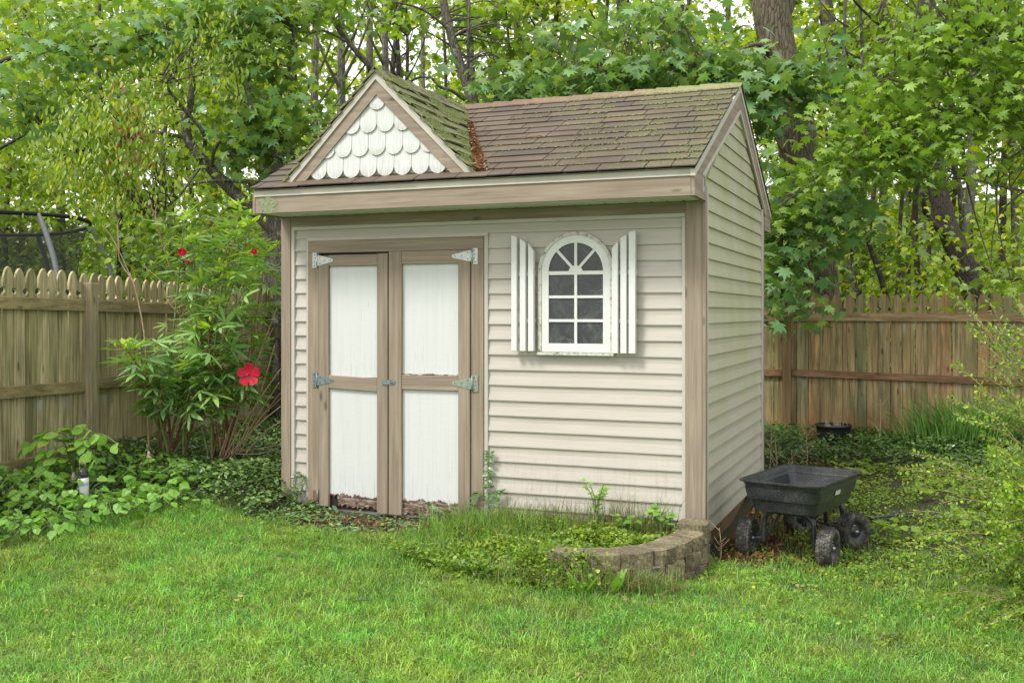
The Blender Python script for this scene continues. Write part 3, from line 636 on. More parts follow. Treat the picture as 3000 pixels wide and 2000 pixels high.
# ---- eaves, fascia, soffit, rakes
def build_eaves():
    box('fascia_board', -3.060, .0, -.362, -.340, 1.883, 2.003, M['tan_x'], shed)
    o = obj('drip_edge', [(-3.066, -.376, 2.046), (.006, -.376, 2.046), (.006, -.366, 2.004), (-3.062, -.366, 2.004), (-3.066, -.34, 2.052), (.006, -.34, 2.052), (.006, -.34, 2.003), (-3.066, -.34, 2.003)],
            [(0,3,2,1), (0,1,5,4), (3,7,6,2), (0,4,7,3), (1,2,6,5)], M['cream2'], shed); fixn(o.data)
    box('drip_lip', -3.064, .004, -.371, -.3625, 1.999, 2.007, M['cream'], shed, .001)
    sf = part_empty('soffit', shed, (-W/2, -.18, 1.89))
    n = 30; xs = np.linspace(-3.05, -.01, n + 1)
    for i in range(n):
        x0, x1 = xs[i] + .004, xs[i+1] - .006
        V, F = prismv([(x0, -.338, 1.888), (x1 - .012, -.338, 1.888), (x1, -.338, 1.896), (x1, -.338, 1.90), (x0, -.338, 1.90)], (0, .312, 0)); o = obj('soffit_panel', V, F, M['white'], sf); fixn(o.data)
    box('soffit_backing', -3.055, -.005, -.339, .002, 1.901, 1.91, simple('dark_gap', (.05, .045, .03), .9), shed, 0)
    # left end cap and left soffit return
    prism('rake_board', [(-3.082, -.362, 1.883), (-3.082, .02, 1.883), (-3.082, 1.22, 2.60), (-3.082, 1.22, 2.79), (-3.082, -.362, 2.02)], (.02, 0, 0), M['tan_s'], shed)
    prism('rake_board', [(-3.082, 2.80, 1.883), (-3.082, 2.42, 1.883), (-3.082, 1.221, 2.60), (-3.082, 1.221, 2.79), (-3.082, 2.80, 2.02)], (.02, 0, 0), M['tan_s'], shed)
    # right rake boards in the gable plane
    x = .0015; yc = 1.22
    fr = [(x, -.362, 1.883), (x, .0, 1.883), (x, -.02, 2.0), (x, yc, 2.60), (x, yc, 2.795), (x, -.362, 2.022)]
    fr = [(x, -.362, 1.883), (x, -.03, 1.883), (x, -.03, 1.905), (x, -.135, 1.93), (x, -.135, 2.015), (x, yc, 2.655), (x, yc, 2.80), (x, -.362, 2.005)]
    prism('rake_board', fr, (.022, 0, 0), M['tan_s'], shed, .001)
    bk = [(x, 2*yc + .352, 1.885), (x, 2.46, 1.885), (x, 2.46, 2.0), (x, yc + .001, 2.655), (x, yc + .001, 2.80), (x, 2*yc + .352, 2.005)]
    prism('rake_board', bk, (.022, 0, 0), M['tan_s'], shed, .001)
    # pale trims: upper edge under the shingles and inner channel next to the siding
    def strip(pa, pb, wdt, x0, th, nm='rake_trim'):
        (ya, za), (yb, zb) = pa, pb
        V, F = prismv([(x0, ya, za), (x0, yb, zb), (x0, yb, zb - wdt), (x0, ya, za - wdt)], (th, 0, 0)); o = obj(nm, V, F, M['cream'], shed); fixn(o.data)
    strip((-.374, 2.043), (yc, 2.842), .046, -.002, .031); strip((2*yc + .36, 2.043), (yc + .001, 2.842), .046, -.002, .031)
    strip((-.135, 2.035), (yc, 2.672), .026, -.001, .030); strip((2.5, 2.035), (yc + .001, 2.672), .026, -.001, .030)
    box('channel_trim', .0, .029, -.137, -.112, 1.925, 2.030, M['cream'], shed, 0)
    # back fascia
    box('fascia_board', -3.06, 0, 2.79, 2.81, 1.885, 2.02, M['tan_x'], shed)
    box('back_soffit', -3.05, -.01, 2.45, 2.79, 1.886, 1.90, M['cream'], shed, 0)
build_eaves()

# ---- roof with separate shingles
def clip(poly, a, b, c):
    "keep the part of a 2-D polygon where a*x+b*y+c >= 0"
    out = []
    for i in range(len(poly)):
        p = poly[i]; q = poly[(i+1) % len(poly)]; dp = a*p[0]+b*p[1]+c; dq = a*q[0]+b*q[1]+c
        if dp >= 0: out.append(p)
        if dp * dq < 0:
            t = dp / (dp - dq); out.append((p[0]+(q[0]-p[0])*t, p[1]+(q[1]-p[1])*t))
    return out
YE, ZE, YR, ZR = -.392, 2.048, 1.22, 2.852       # front eave and main ridge
SL = (ZR - ZE) / (YR - YE); LM = math.hypot(YR - YE, ZR - ZE)
XD, ZD = -2.143, 2.812; SD = 1.0; YDF = -.314   # dormer ridge line x, z, slope and front edge
def main_pt(x, s, lift=0):
    c = 1 / math.hypot(1, SL); return (x, YE + s * c - lift * SL * c, ZE + s * SL * c + lift * c)
def build_roof():
    roof = part_empty('roof', shed, (-W/2, YR, 2.4))
    deck = simple('roof_deck_felt', (.03, .026, .022), .95)
    # deck sheets
    obj('roof_deck', [(-3.07, YE + .01, ZE - .008), (.028, YE + .01, ZE - .008), (.028, YR, ZR - .012), (-3.07, YR, ZR - .012), (.028, 2*YR - YE, ZE - .008), (-3.07, 2*YR - YE, ZE - .008)],
        [(0,1,2,3), (3,2,4,5)], deck, roof)
    n = 14; e = LM / n
    c = 1 / math.hypot(1, SL)
    # valley in (x, s): right of it is main roof.  main z = ZE + s*SL*c ; dormer right z = ZD - SD*(x-XD)
    # x >= XD + (ZD - ZE - s*SL*c)/SD ; left: x <= XD - ...
    def put(poly, s0, name='shingle', mt='shingle', nrm=None):
        if len(poly) < 3: return
        a = sum(poly[i][0]*poly[(i+1) % len(poly)][1]-poly[(i+1) % len(poly)][0]*poly[i][1] for i in range(len(poly))) / 2
        if abs(a) < .0012: return
        top = []; bot = []
        j = random.uniform(-.001, .003)
        for (x, s) in poly:
            t = (s - s0) / e; l = .0075 * (1 - min(1, max(0, t))) + .002 + j * (1 - t)
            top.append(main_pt(x, s, l + .004)); bot.append(main_pt(x, s, l - .003))
        k = len(poly); F = [tuple(range(k)), tuple(range(k, 2*k))[::-1]] + [(i, k + i, k + (i+1) % k, (i+1) % k) for i in range(k)]
        o = obj(name, top + bot, F, M[mt], roof); fixn(o.data)
    for r in range(n):
        s0 = r * e; s1 = s0 + e * 1.02; x = -3.085 - random.uniform(0, .3)
        while x < .035:
            w = random.choice([.16, .22, .30, .30, .34, .42]); xa, xb = max(x, -3.085), min(x + w, .036)
            if xb - xa > .02:
                g = .0035; sk = random.uniform(-.004, .004)
                q = [(xa + g, s0 + sk), (xb - g, s0 + sk + random.uniform(-.002, .002)), (xb - g, s1), (xa + g, s1)]
                put(clip(q, 1, SL*c/SD, -(XD + (ZD - ZE)/SD) + .02), s0)
                # strip below the dormer's front and left of it
                ql = clip(q, -1, -(-SL*c/SD), (XD - (ZD - ZE)/SD) + .02)
                put(ql, s0)
                if r == 0:
                    qm = clip(clip(q, -1, -SL*c/SD, (XD + (ZD - ZE)/SD) - .02), 1, -SL*c/SD, -(XD - (ZD - ZE)/SD) - .02)
                    if len(qm) > 2: put([(a_, min(b_, s1)) for a_, b_ in qm], s0)
                elif r == 1:
                    qm = clip(clip(q, -1, -SL*c/SD, (XD + (ZD - ZE)/SD) - .02), 1, -SL*c/SD, -(XD - (ZD - ZE)/SD) - .02)
                    if len(qm) > 2: put(qm, s0)
            x += w
    # rear slope: plain rows
    for r in range(n):
        s0 = r * e; c_ = c
        x = -3.085
        while x < .03:
            w = .62; xb = min(x + w, .036); y0 = 2*YR - (YE + s0*c_); z0 = ZE + s0*SL*c_; y1 = 2*YR - (YE + (s0+e)*c_); z1 = ZE + (s0+e)*SL*c_
            V = [(x+.002, y0, z0 + .016), (xb, y0, z0 + .016), (xb, y1, z1 + .004), (x+.002, y1, z1 + .004), (x+.002, y0, z0 + .004), (xb, y0, z0 + .004), (xb, y1, z1 - .004), (x+.002, y1, z1 - .004)]
            obj('shingle', V, BOXF, M['shingle'], roof); x += w
    # ridge caps
    x = XD + .06
    while x < .03:
        w = .165; xb = min(x + w + .02, .04); t = random.uniform(-.003, .003)
        dy = .105; dz = dy * SL; l0, l1 = .012 + t, .022 + t
        V = [(x, YR - dy, ZR - dz + l1), (x, YR, ZR + l1 + .006), (x, YR + dy, ZR - dz + l1), (xb, YR + dy, ZR - dz + l0), (xb, YR, ZR + l0 + .006), (xb, YR - dy, ZR - dz + l0)]
        V = V + [(a_, b_, c_ - .009) for a_, b_, c_ in V]
        o = obj('ridge_cap', V, [(0,1,4,5), (1,2,3,4), (6,7,1,0), (7,8,2,1), (11,10,7,6), (10,9,8,7), (5,4,10,11), (4,3,9,10), (0,5,11,6), (2,8,9,3)], M['ridge'], roof); fixn(o.data); x += w
    x = -3.07
    while x < XD - .1:
        xb = x + .19; dy = .1; dz = dy*SL
        V = [(x, YR - dy, ZR - dz + .02), (x, YR, ZR + .026), (x, YR + dy, ZR - dz + .02), (xb, YR + dy, ZR - dz + .012), (xb, YR, ZR + .018), (xb, YR - dy, ZR - dz + .012)]
        obj('ridge_cap', V, [(0,1,4,5), (1,2,3,4)], M['ridge'], roof); x += .165
    # step flashing in the valley
    # ---------------- dormer roof
    dr = part_empty('dormer_roof', shed, (XD, .4, 2.5))
    LD = .765 * math.hypot(1, SD); nd = 9; ed = LD / nd; cd_ = 1 / math.hypot(1, SD)
    yv = lambda z: YE + (z - ZE) / SL         # where the main slope reaches height z
    for sg in (1, -1):
        def dp(y, s, l): return (XD + sg * (s * cd_ + l * SD * cd_), y, ZD - s * SD * cd_ + l * cd_)
        for r in range(nd):
            s1 = (r + 1) * ed; s0 = r * ed - ed * .02; y = YDF - random.uniform(0, .25)
            first = True
            while True:
                w = random.choice([.2, .3, .3, .38]); ya, yb = max(y, YDF - random.uniform(0, .006)), y + w; y += w
                if yb < YDF + .02: continue
                zv0, zv1 = ZD - s0 * SD * cd_, ZD - s1 * SD * cd_
                e0, e1 = yv(zv0) + .03, yv(zv1) + .03
                if ya > max(e0, e1): break
                p = clip([(ya + .002, s0), (yb - .002, s0), (yb - .002, s1), (ya + .002, s1)], -(s1 - s0), -(e0 - e1), e0 * (s1 - s0) + s0 * (e0 - e1))
                if len(p) < 3: continue
                ar = abs(sum(p[i][0]*p[(i+1) % len(p)][1]-p[(i+1) % len(p)][0]*p[i][1] for i in range(len(p))) / 2)
                if ar < .0008: continue
                top = []; bot = []
                for (yy, s) in p:
                    t = (s - s0) / (s1 - s0); wv = .004 * math.sin(yy * 7 + r * 1.7) + random.uniform(-.002, .002)
                    l = .004 + .018 * t + wv * t; sag = .006 * math.sin(yy * 5.2 + r) * t
                    top.append(dp(yy, s + sag, l + .006)); bot.append(dp(yy, s + sag, l - .008))
                k = len(p); F = [tuple(range(k)), tuple(range(k, 2*k))[::-1]] + [(i, k + i, k + (i+1) % k, (i+1) % k) for i in range(k)]
                o = obj('shingle', top + bot, F, M['shingle_moss'], dr); fixn(o.data)
    obj('dormer_deck', [(XD, YDF + .01, ZD - .014), (XD, YR, ZD - .014), (XD + .745, YDF + .01, ZD - .745*SD - .014), (XD + .745, -.25, ZD - .745*SD - .014), (XD - .745, YDF + .01, ZD - .745*SD - .014), (XD - .745, -.25, ZD - .745*SD - .014)],
        [(0,2,3,1), (0,1,5,4)], deck, dr)
    y = YDF
    while y < YR - .02:
        yb = y + .19; d = .09; lo = .012; hi = .024
        V = [(XD - d, y, ZD - d*SD + hi), (XD, y, ZD + hi + .012), (XD + d, y, ZD - d*SD + hi), (XD + d, yb, ZD - d*SD + lo), (XD, yb, ZD + lo + .012), (XD - d, yb, ZD - d*SD + lo)]
        V = V + [(a_, b_, c_ - .01) for a_, b_, c_ in V]
        o = obj('ridge_cap', V, [(0,1,4,5), (1,2,3,4), (6,7,1,0), (7,8,2,1), (11,10,7,6), (10,9,8,7), (0,5,11,6), (2,8,9,3)], M['shingle_moss'], dr); fixn(o.data); y += .165
    # ---------------- dormer gable
    g = part_empty('dormer_gable', shed, (XD, -.22, 2.4))
    zb = ZE + SL * (-.30 - YE) + .004
    hw = (ZD - .012 - zb) / SD
    def rk(sg, o0, o1, y0, th, m_, nm, zbb):
        # strip parallel to the gable edge between vertical offsets o0 and o1 under the shingles
        def X(z, o): return (ZD - o - z) / SD
        P = [(XD + sg * 0, y0, ZD - o0), (XD + sg * X(zbb, o0), y0, zbb), (XD + sg * X(zbb, o1), y0, zbb), (XD, y0, ZD - o1)]
        return prism(nm, P, (0, th, 0), m_, g)
    for sg in (1, -1):
        rk(sg, -.002, .055, -.302, .020, M['cream2'], 'rake_trim', zb)
        rk(sg, .0555, .155, -.292, .020, M['tan_d1'] if sg > 0 else M['tan_d2'], 'rake_board', zb - .002)
    prism('gable_backing', [(XD - .60, -.262, zb - .03), (XD + .60, -.262, zb - .03), (XD, -.262, ZD - .14)], (0, .03, 0), M['white'], g)
    # fish scale shingles (round butt), clipped to the triangle
    wS = .130; rowz = [2.108, 2.250, 2.405, 2.556]; cxs = [XD + .012, XD + .012 + wS/2, XD + .012, XD + .012 + wS/2]
    cxs = [XD + .003 + wS * .0, XD + .003 + wS/2, XD + .003, XD + .003 + 0]
    for ri, z0 in enumerate(rowz):
        off = [0.0, .5, 0.0, .5][ri]
        if ri == 3: off = 0.0
        if ri == 2: off = .5
        if ri == 1: off = 0.0
        if ri == 0: off = .5
        for k in range(-6, 7):
            cx = XD + (k + off) * wS; w2 = wS/2 - .0016; rr = w2
            hgt = .235
            pts = [(cx - w2, z0 + hgt), (cx - w2, z0 + rr)] + [(cx - w2*math.cos(a), z0 + rr - rr*math.sin(a)) for a in np.linspace(0.15, math.pi - .15, 11)] + [(cx + w2, z0 + rr), (cx + w2, z0 + hgt)]
            lim = ZD - .150
            p = clip(clip(pts, -SD, -1, lim + SD * XD), SD, -1, lim - SD * XD)
            p = clip(p, 0, 1, -(zb - .01))
            if len(p) < 3: continue
            ar = abs(sum(p[i][0]*p[(i+1) % len(p)][1]-p[(i+1) % len(p)][0]*p[i][1] for i in range(len(p))) / 2)
            if ar < .0006: continue
            tl = .010
            base = -.266
            top = []; 
            for (x, z) in p:
                t = 1 - min(1, (z - z0) / hgt); top.append((x - cx, base - .004 - .016 * t, z - z0))
            V = top + [(x, y + .0075, z) for x, y, z in top]; kk = len(p)
            F = [tuple(range(kk)), tuple(range(kk, 2*kk))[::-1]] + [(i, kk + i, kk + (i+1) % kk, (i+1) % kk) for i in range(kk)]
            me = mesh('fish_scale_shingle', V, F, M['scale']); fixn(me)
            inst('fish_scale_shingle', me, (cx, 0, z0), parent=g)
build_roof()

def flakes(n, P, size, tint, mt, name, parent=None, flat=.5, kind='stuff', seg=4):
    "n small random quads at points P"
    n = len(P); d = RNG.normal(size=(n, 3)); d[:, 2] *= flat; d /= np.linalg.norm(d, axis=1)[:, None]
    e = np.cross(d, RNG.normal(size=(n, 3))); e /= np.linalg.norm(e, axis=1)[:, None]
    s = (size * RNG.uniform(.5, 1.4, n))[:, None]
    V = np.stack([P - d*s, P + e*s*.45, P + d*s, P - e*s*.45], 1).reshape(-1, 3)
    F = np.arange(4*n); o = fobj(name, V, F, np.full(n, 4), mt, parent, tint); 
    if kind: o['kind'] = kind
    return o
def pyramids(P, Nn, size, mt, name, parent):
    "tiny cushions: three-sided spikes on points P with normals Nn"
    n = len(P); a = np.cross(Nn, RNG.normal(size=(n, 3))); a /= np.linalg.norm(a, axis=1)[:, None]; b = np.cross(Nn, a); s = (size * RNG.uniform(.4, 1.5, n))[:, None]
    V = [P + a*s, P + (-.5*a + .87*b)*s, P + (-.5*a - .87*b)*s, P + Nn*s*.9]
    V = np.stack(V, 1).reshape(-1, 3); i = (np.arange(n) * 4)[:, None]
    F = (i[:, :, None] + np.array([[0,1,3],[1,2,3],[2,0,3]])[None]).reshape(-1); o = fobj(name, V, F, np.full(3*n, 3), mt, parent, smooth=True); o['kind'] = 'stuff'; return o
def build_moss():
    c = 1 / math.hypot(1, SL); e = LM / 14
    x = RNG.uniform(XD + .5, .03, 60000); r = RNG.integers(1, 14, 60000); s = r * e + RNG.normal(0, .007, 60000) + .001
    free = RNG.random(60000) < .25; s = np.where(free, RNG.uniform(0, LM, 60000), s)
    p = np.clip((x + 1.9) / 1.9, 0, 1) ** 1.6 * (.15 + .85 * (s / LM)) + .05
    p *= np.where(free, .5, 1.0) * (vn(x, s, 6, 3) > .45) * (.4 + vn(x, s, 30, 5))
    xv = XD + (ZD - ZE - s*SL*c)/SD
    keep = (RNG.random(60000) < p * .30) & (x > xv + .02); x = x[keep]; s = s[keep]
    P = np.stack([x, YE + s*c - .012*SL*c, ZE + s*SL*c + .012*c], 1); Nn = np.tile(np.array([0, -SL*c, c]), (len(P), 1))
    pyramids(P, Nn, .0062, M['moss'], 'moss', shed)
    # dormer slope
    cd_ = 1 / math.hypot(1, SD); LD = .765 * math.hypot(1, SD); ed = LD / 9; n = 40000
    y = RNG.uniform(YDF, YR, n); r = RNG.integers(1, 10, n); s = r*ed - .008 + RNG.normal(0, .012, n); free = RNG.random(n) < .5; s = np.where(free, RNG.uniform(0, LD, n), s)
    z = ZD - s*SD*cd_; yv = YE + (z - ZE)/SL
    keep = (y < yv + .02) & (RNG.random(n) < (.25 + .75 * (1 - s / LD)) * (vn(y, s, 9, 7) > .42) * .8); y = y[keep]; s = s[keep]
    P = np.stack([XD + s*cd_ + .022*SD*cd_, y, ZD - s*SD*cd_ + .022*cd_], 1); Nn = np.tile(np.array([SD*cd_, 0, cd_]), (len(P), 1))
    pyramids(P, Nn, .0065, M['moss'], 'moss', shed)
    # leaf litter caught in the valley
    n = 2600; s = np.clip(RNG.normal(.62, .33, n), .10, 1.25); xv = XD + (ZD - ZE - s*SL*c)/SD; dx = np.abs(RNG.normal(0, .035, n)) * (1.15 - s*.5)
    x = xv + dx + .005; P = np.stack([x, YE + s*c, ZE + s*SL*c + .018 + RNG.random(n) * .022 * np.exp(-dx*20)], 1)
    t = np.array([.19, .085, .04]) * RNG.uniform(.3, 1.6, (n, 1)); t[RNG.random(n) < .10] = (.55, .42, .24)
    flakes(n, P, .013, t, M['litter'], 'valley_leaf_litter', shed)
    # twig stuck in the valley and one on the roof
    q = [main_pt(-1.45, .78, .03), main_pt(-1.3, .72, .035), main_pt(-1.16, .74, .03)]
    tube('twig', q, .003, M['cane_brown'], shed, 5)
    # lichen tufts on the left end of the fascia
    n = 2600; cl = RNG.integers(0, 5, n); cx = np.array([-3.005, -2.985, -2.95, -2.92, -2.955])[cl]; cz = np.array([1.965, 1.925, 1.905, 1.94, 1.975])[cl]; sp = np.array([.008, .012, .022, .018, .01])[cl]
    x = cx + RNG.normal(0, 1, n) * sp; z = np.clip(cz + RNG.normal(0, 1, n) * sp * 1.1, 1.886, 1.999)
    P = np.stack([x, np.full(n, -.363), z], 1); pyramids(P, np.tile(np.array([0, -1., 0]), (n, 1)), .0042, M['lichen'], 'lichen', shed)
build_moss()

# ------------------------------------------------------------------ fences
def picket_mesh(Hh, w, mt, name='picket'):
    zt = Hh; pts = [(w, 0), (w, zt - .187)]
    pts += [(w - .025*math.sin(a), zt - .165 - .024*math.cos(a)) for a in np.linspace(.35, math.pi - .35, 6)]
    pts += [(w, zt - .143), (w*.97, zt - .11), (w*.84, zt - .068), (w*.60, zt - .033), (w*.30, zt - .009), (0, zt)]
    full = pts + [(-x, z) for x, z in pts[-2::-1]]
    V, F = prismv([(x, -.009, z) for x, z in full], (0, .018, 0)); me = mesh(name, V, F, mt); fixn(me); return me
def fence(name, label, p0, p1, ztop, zbot, pitch, mp, mr, posts, rails, side, mpost, skip=None):
    p0 = np.array(p0, float); p1 = np.array(p1, float); Ln = np.linalg.norm(p1 - p0); d = (p1 - p0) / Ln; ang = math.atan2(d[1], d[0]); nr = np.array([d[1], -d[0]]) * side
    f = thing(name, label, 'fence', (*(p0 + d*Ln/2), zbot(Ln/2)))
    me = picket_mesh(1.56, pitch/2 - .002, mp)
    n = int(Ln / pitch)
    for i in range(n):
        s = (i + .5) * pitch
        q = p0 + d*s; zt = ztop(s) + random.uniform(-.008, .008)
        inst('picket', me, (q[0] + nr[0]*random.uniform(-.004, .004), q[1] + nr[1]*random.uniform(-.004, .004), zt - 1.56 + random.uniform(-.006, .006)), (random.uniform(-.008, .008), random.uniform(-.007, .007), ang + random.uniform(-.06, .06)), parent=f)
    def slab(nm, s0, s1, za0, za1, hh, y0, y1, mt):
        a = p0 + d*s0; b = p0 + d*s1
        V = []
        for (q, zz) in ((a, za0), (b, za1)):
            for (o_, z_) in ((y0, zz - hh), (y1, zz - hh), (y1, zz), (y0, zz)): V.append((q[0] + nr[0]*o_, q[1] + nr[1]*o_, z_))
        o = obj(nm, V, [(0,1,2,3), (4,7,6,5), (0,4,5,1), (1,5,6,2), (2,6,7,3), (3,7,4,0)], mt, f, bevel=.003); fixn(o.data)
    for s0, s1, a, b, hh, mt in rails: slab('rail', s0, s1, a, b, hh, .012, .050, mt)
    for s, zt in posts:
        q = p0 + d*s; w = .045; V = []
        for z in (zbot(s) - .1, zt):
            for (o_, t_) in ((.013, -w), (.013 + 2*w, -w), (.013 + 2*w, w), (.013, w)): V.append((q[0] + nr[0]*o_ + d[0]*t_, q[1] + nr[1]*o_ + d[1]*t_, z))
        o = obj('post', V, [(0,3,2,1), (4,5,6,7), (0,1,5,4), (1,2,6,5), (2,3,7,6), (3,0,4,7)], mpost, f, bevel=.004); fixn(o.data)
LP0 = (-4.347, -4.02); LP1 = (-5.41, 4.63)
LL = math.dist(LP0, LP1)
sp_ = lambda u: None
s_post = 3.915
zt = lambda s: 1.572 - .018 * s + .006 * math.sin(s * 2.1)
R_l = []
edges = [0, s_post - 2.35, s_post, s_post + 2.35, LL]
for a, b in zip(edges[:-1], edges[1:]):
    a_, b_ = a + .045, b - .045
    R_l.append((a_, b_, zt(a_) - .212, zt(b_) - .214, .088, M['rail_l'])); R_l.append((a_, b_, .720 - .01*a_, .704 - .01*b_, .085, M['rail_l'])); R_l.append((a_, b_, .16, .15, .085, M['rail_l']))
fence('picket_fence', 'olive weathered picket fence with scalloped tops running back on the left', LP0, LP1, zt, lambda s: 0, .1165, M['picket_l'], M['rail_l'], [(s_post - 2.35, 1.44), (s_post, 1.425), (s_post + 2.35, 1.385), (LL - .1, 1.36)], R_l, 1, M['post_l'])
RP0 = (-5.33, 4.65); RP1 = (3.6, 5.32); LR = math.dist(RP0, RP1)
sR = 5.235      # post near the shed's rear corner
R_r = [(.1, sR - .05, 1.19, 1.19, .085, M['rail_r']), (.1, sR - .05, .60, .59, .075, M['rail_r2']), (sR + .05, sR + 2.44, 1.192, 1.188, .085, M['rail_r']), (sR + .05, sR + 2.3, .592, .530, .072, M['rail_r2']), (sR + 2.44, LR, 1.19, 1.18, .085, M['rail_r']), (sR + 2.44, LR, .55, .55, .075, M['rail_r2'])]
fence('picket_fence', 'brown rust-stained picket fence with scalloped tops behind the cart', RP0, RP1, lambda s: 1.395 + .004*math.sin(s*1.7), lambda s: -.13, .1185, M['picket_r'], M['rail_r'], [(sR, 1.16), (sR - 2.4, 1.2), (sR + 2.44, 1.16)], R_r, 1, M['post_r'])
# ------------------------------------------------------------------ leaves
def sym(h): return h + [(-x, y) for x, y in h[-2:0:-1]]
def tmpl(half, fold=.18, droop=.15):
    p = sym(half); return np.array([(x, y, -fold*abs(x) - droop*y*y) for x, y in p])
T_NORWAY = tmpl([(0,.05),(.15,-.05),(.40,-.08),(.25,.12),(.44,.20),(.64,.42),(.30,.40),(.38,.70),(.14,.60),(0,1.05)])
T_MAPLE = tmpl([(0,.02),(.33,-.02),(.26,.18),(.54,.42),(.24,.46),(.20,.66),(0,1.0)])
T_OVAL = tmpl([(0,0),(.15,.20),(.19,.46),(.11,.76),(0,1.0)], .35, .25)
T_SMALL = tmpl([(0,0),(.27,.45),(0,1.0)], .3, .1)
T_WINKLE = tmpl([(0,0),(.22,.28),(.20,.68),(0,1.0)], .3, .2)
T_ROUND = tmpl([(0,0),(.38,.25),(.36,.7),(0,.95)], .1, .1)
T_HEART = tmpl([(0,.06),(.22,-.10),(.46,.08),(.44,.42),(.22,.76),(0,1.0)], .22, .22)
def frames(Tip, Nrm):
    Tip = Tip / np.linalg.norm(Tip, axis=1)[:, None]
    Nrm = Nrm - (Nrm * Tip).sum(1)[:, None] * Tip; Nrm /= np.linalg.norm(Nrm, axis=1)[:, None] + 1e-9
    X = np.cross(Tip, Nrm); return np.stack([X, Tip, Nrm], -1)      # columns
def leafverts(T, P, Rm, S): return (P[:, None, :] + np.einsum('nij,mj->nmi', Rm, T) * S[:, None, None]).reshape(-1, 3)
def leafcloud(name, T, P, Rm, S, mt, tint, parent=None, kind='stuff'):
    n = len(P); m = len(T); o = fobj(name, leafverts(T, P, Rm, S), np.arange(n*m), np.full(n, m), mt, parent, tint)
    if kind: o['kind'] = kind
    return o
def leafmesh(T, mt, name='leaf'): return mesh(name, T, [tuple(range(len(T)))], mt)
def leafparts(name, me, P, Rm, S, parent):
    inv = WM[parent].inverted()
    for p, r, s in zip(P, Rm, S):
        m4 = Matrix(np.vstack([np.hstack([r * s, p[:, None]]), [0, 0, 0, 1]]).tolist())
        o = bpy.data.objects.new(name, me); COL.objects.link(o); o.parent = parent; o.matrix_parent_inverse = inv; o.matrix_basis = m4
def hang(n, down=.8, up=.9, out=None, spread=1.0):
    "tip directions and face normals of foliage hanging from its twigs"
    a = RNG.uniform(0, 2*np.pi, n); h = np.stack([np.cos(a), np.sin(a), np.zeros(n)], 1) * spread
    tip = h + np.array([0, 0, -1.]) * np.abs(RNG.normal(down, .35, n))[:, None]
    nr = np.array([0, 0, 1.]) * up + h * .55 + RNG.normal(0, .35, (n, 3)); return frames(tip, nr)
LB = 1.5
def tints(n, cols, var=.18):
    cols = np.array(cols) * LB * np.array([1.32, 1.0, .66]); c = cols[RNG.integers(0, len(cols), n)] * RNG.uniform(1 - var, 1 + var, (n, 1)); return np.clip(c, 0, 1)
def clumps(blobs, per=34, sig=(.17, .07)):
    """blobs (u, v, Z, ru, rv, rz, n) -> leaf points grouped on sprays; also the spray centres"""
    P = []; Cn = []
    for (u, v, Z, ru, rv, rz, n) in blobs:
        k = max(1, int(n / per)); c0 = at(u, v, Z); sc = Z / FPX
        q = RNG.normal(size=(k, 3)); q /= np.linalg.norm(q, axis=1)[:, None]; q *= RNG.random((k, 1)) ** (1/3)
        c = c0 + np.outer(q[:, 0] * ru * sc, [RT[0], RT[1], 0]) + np.outer(q[:, 1] * rz, [FW[0], FW[1], 0]) + np.outer(q[:, 2] * rv * sc, [0, 0, 1])
        m = RNG.integers(int(per*.5), int(per*1.5) + 1, k); Cn.append(c)
        cc = np.repeat(c, m, 0); g = RNG.normal(size=(len(cc), 3)) * np.array([sig[0], sig[0], sig[1]])
        ang = np.repeat(RNG.uniform(0, 2*np.pi, k), m); dr = np.stack([np.cos(ang), np.sin(ang), -.45 * np.ones(len(ang))], 1)
        P.append(cc + g + dr * RNG.normal(0, sig[0]*1.1, (len(cc), 1)))
    return np.concatenate(P), np.concatenate(Cn)
def px_tube(pts, m=5):
    "path and radii from (u, v, Z, width in px)"
    P = [at(u, v, Z) for u, v, Z, w in pts]; Rr = [w * Z / FPX / 2 for u, v, Z, w in pts]
    S = smooth_path(P, m); t = np.linspace(0, len(pts) - 1, len(S)); return S, np.interp(t, range(len(pts)), Rr)
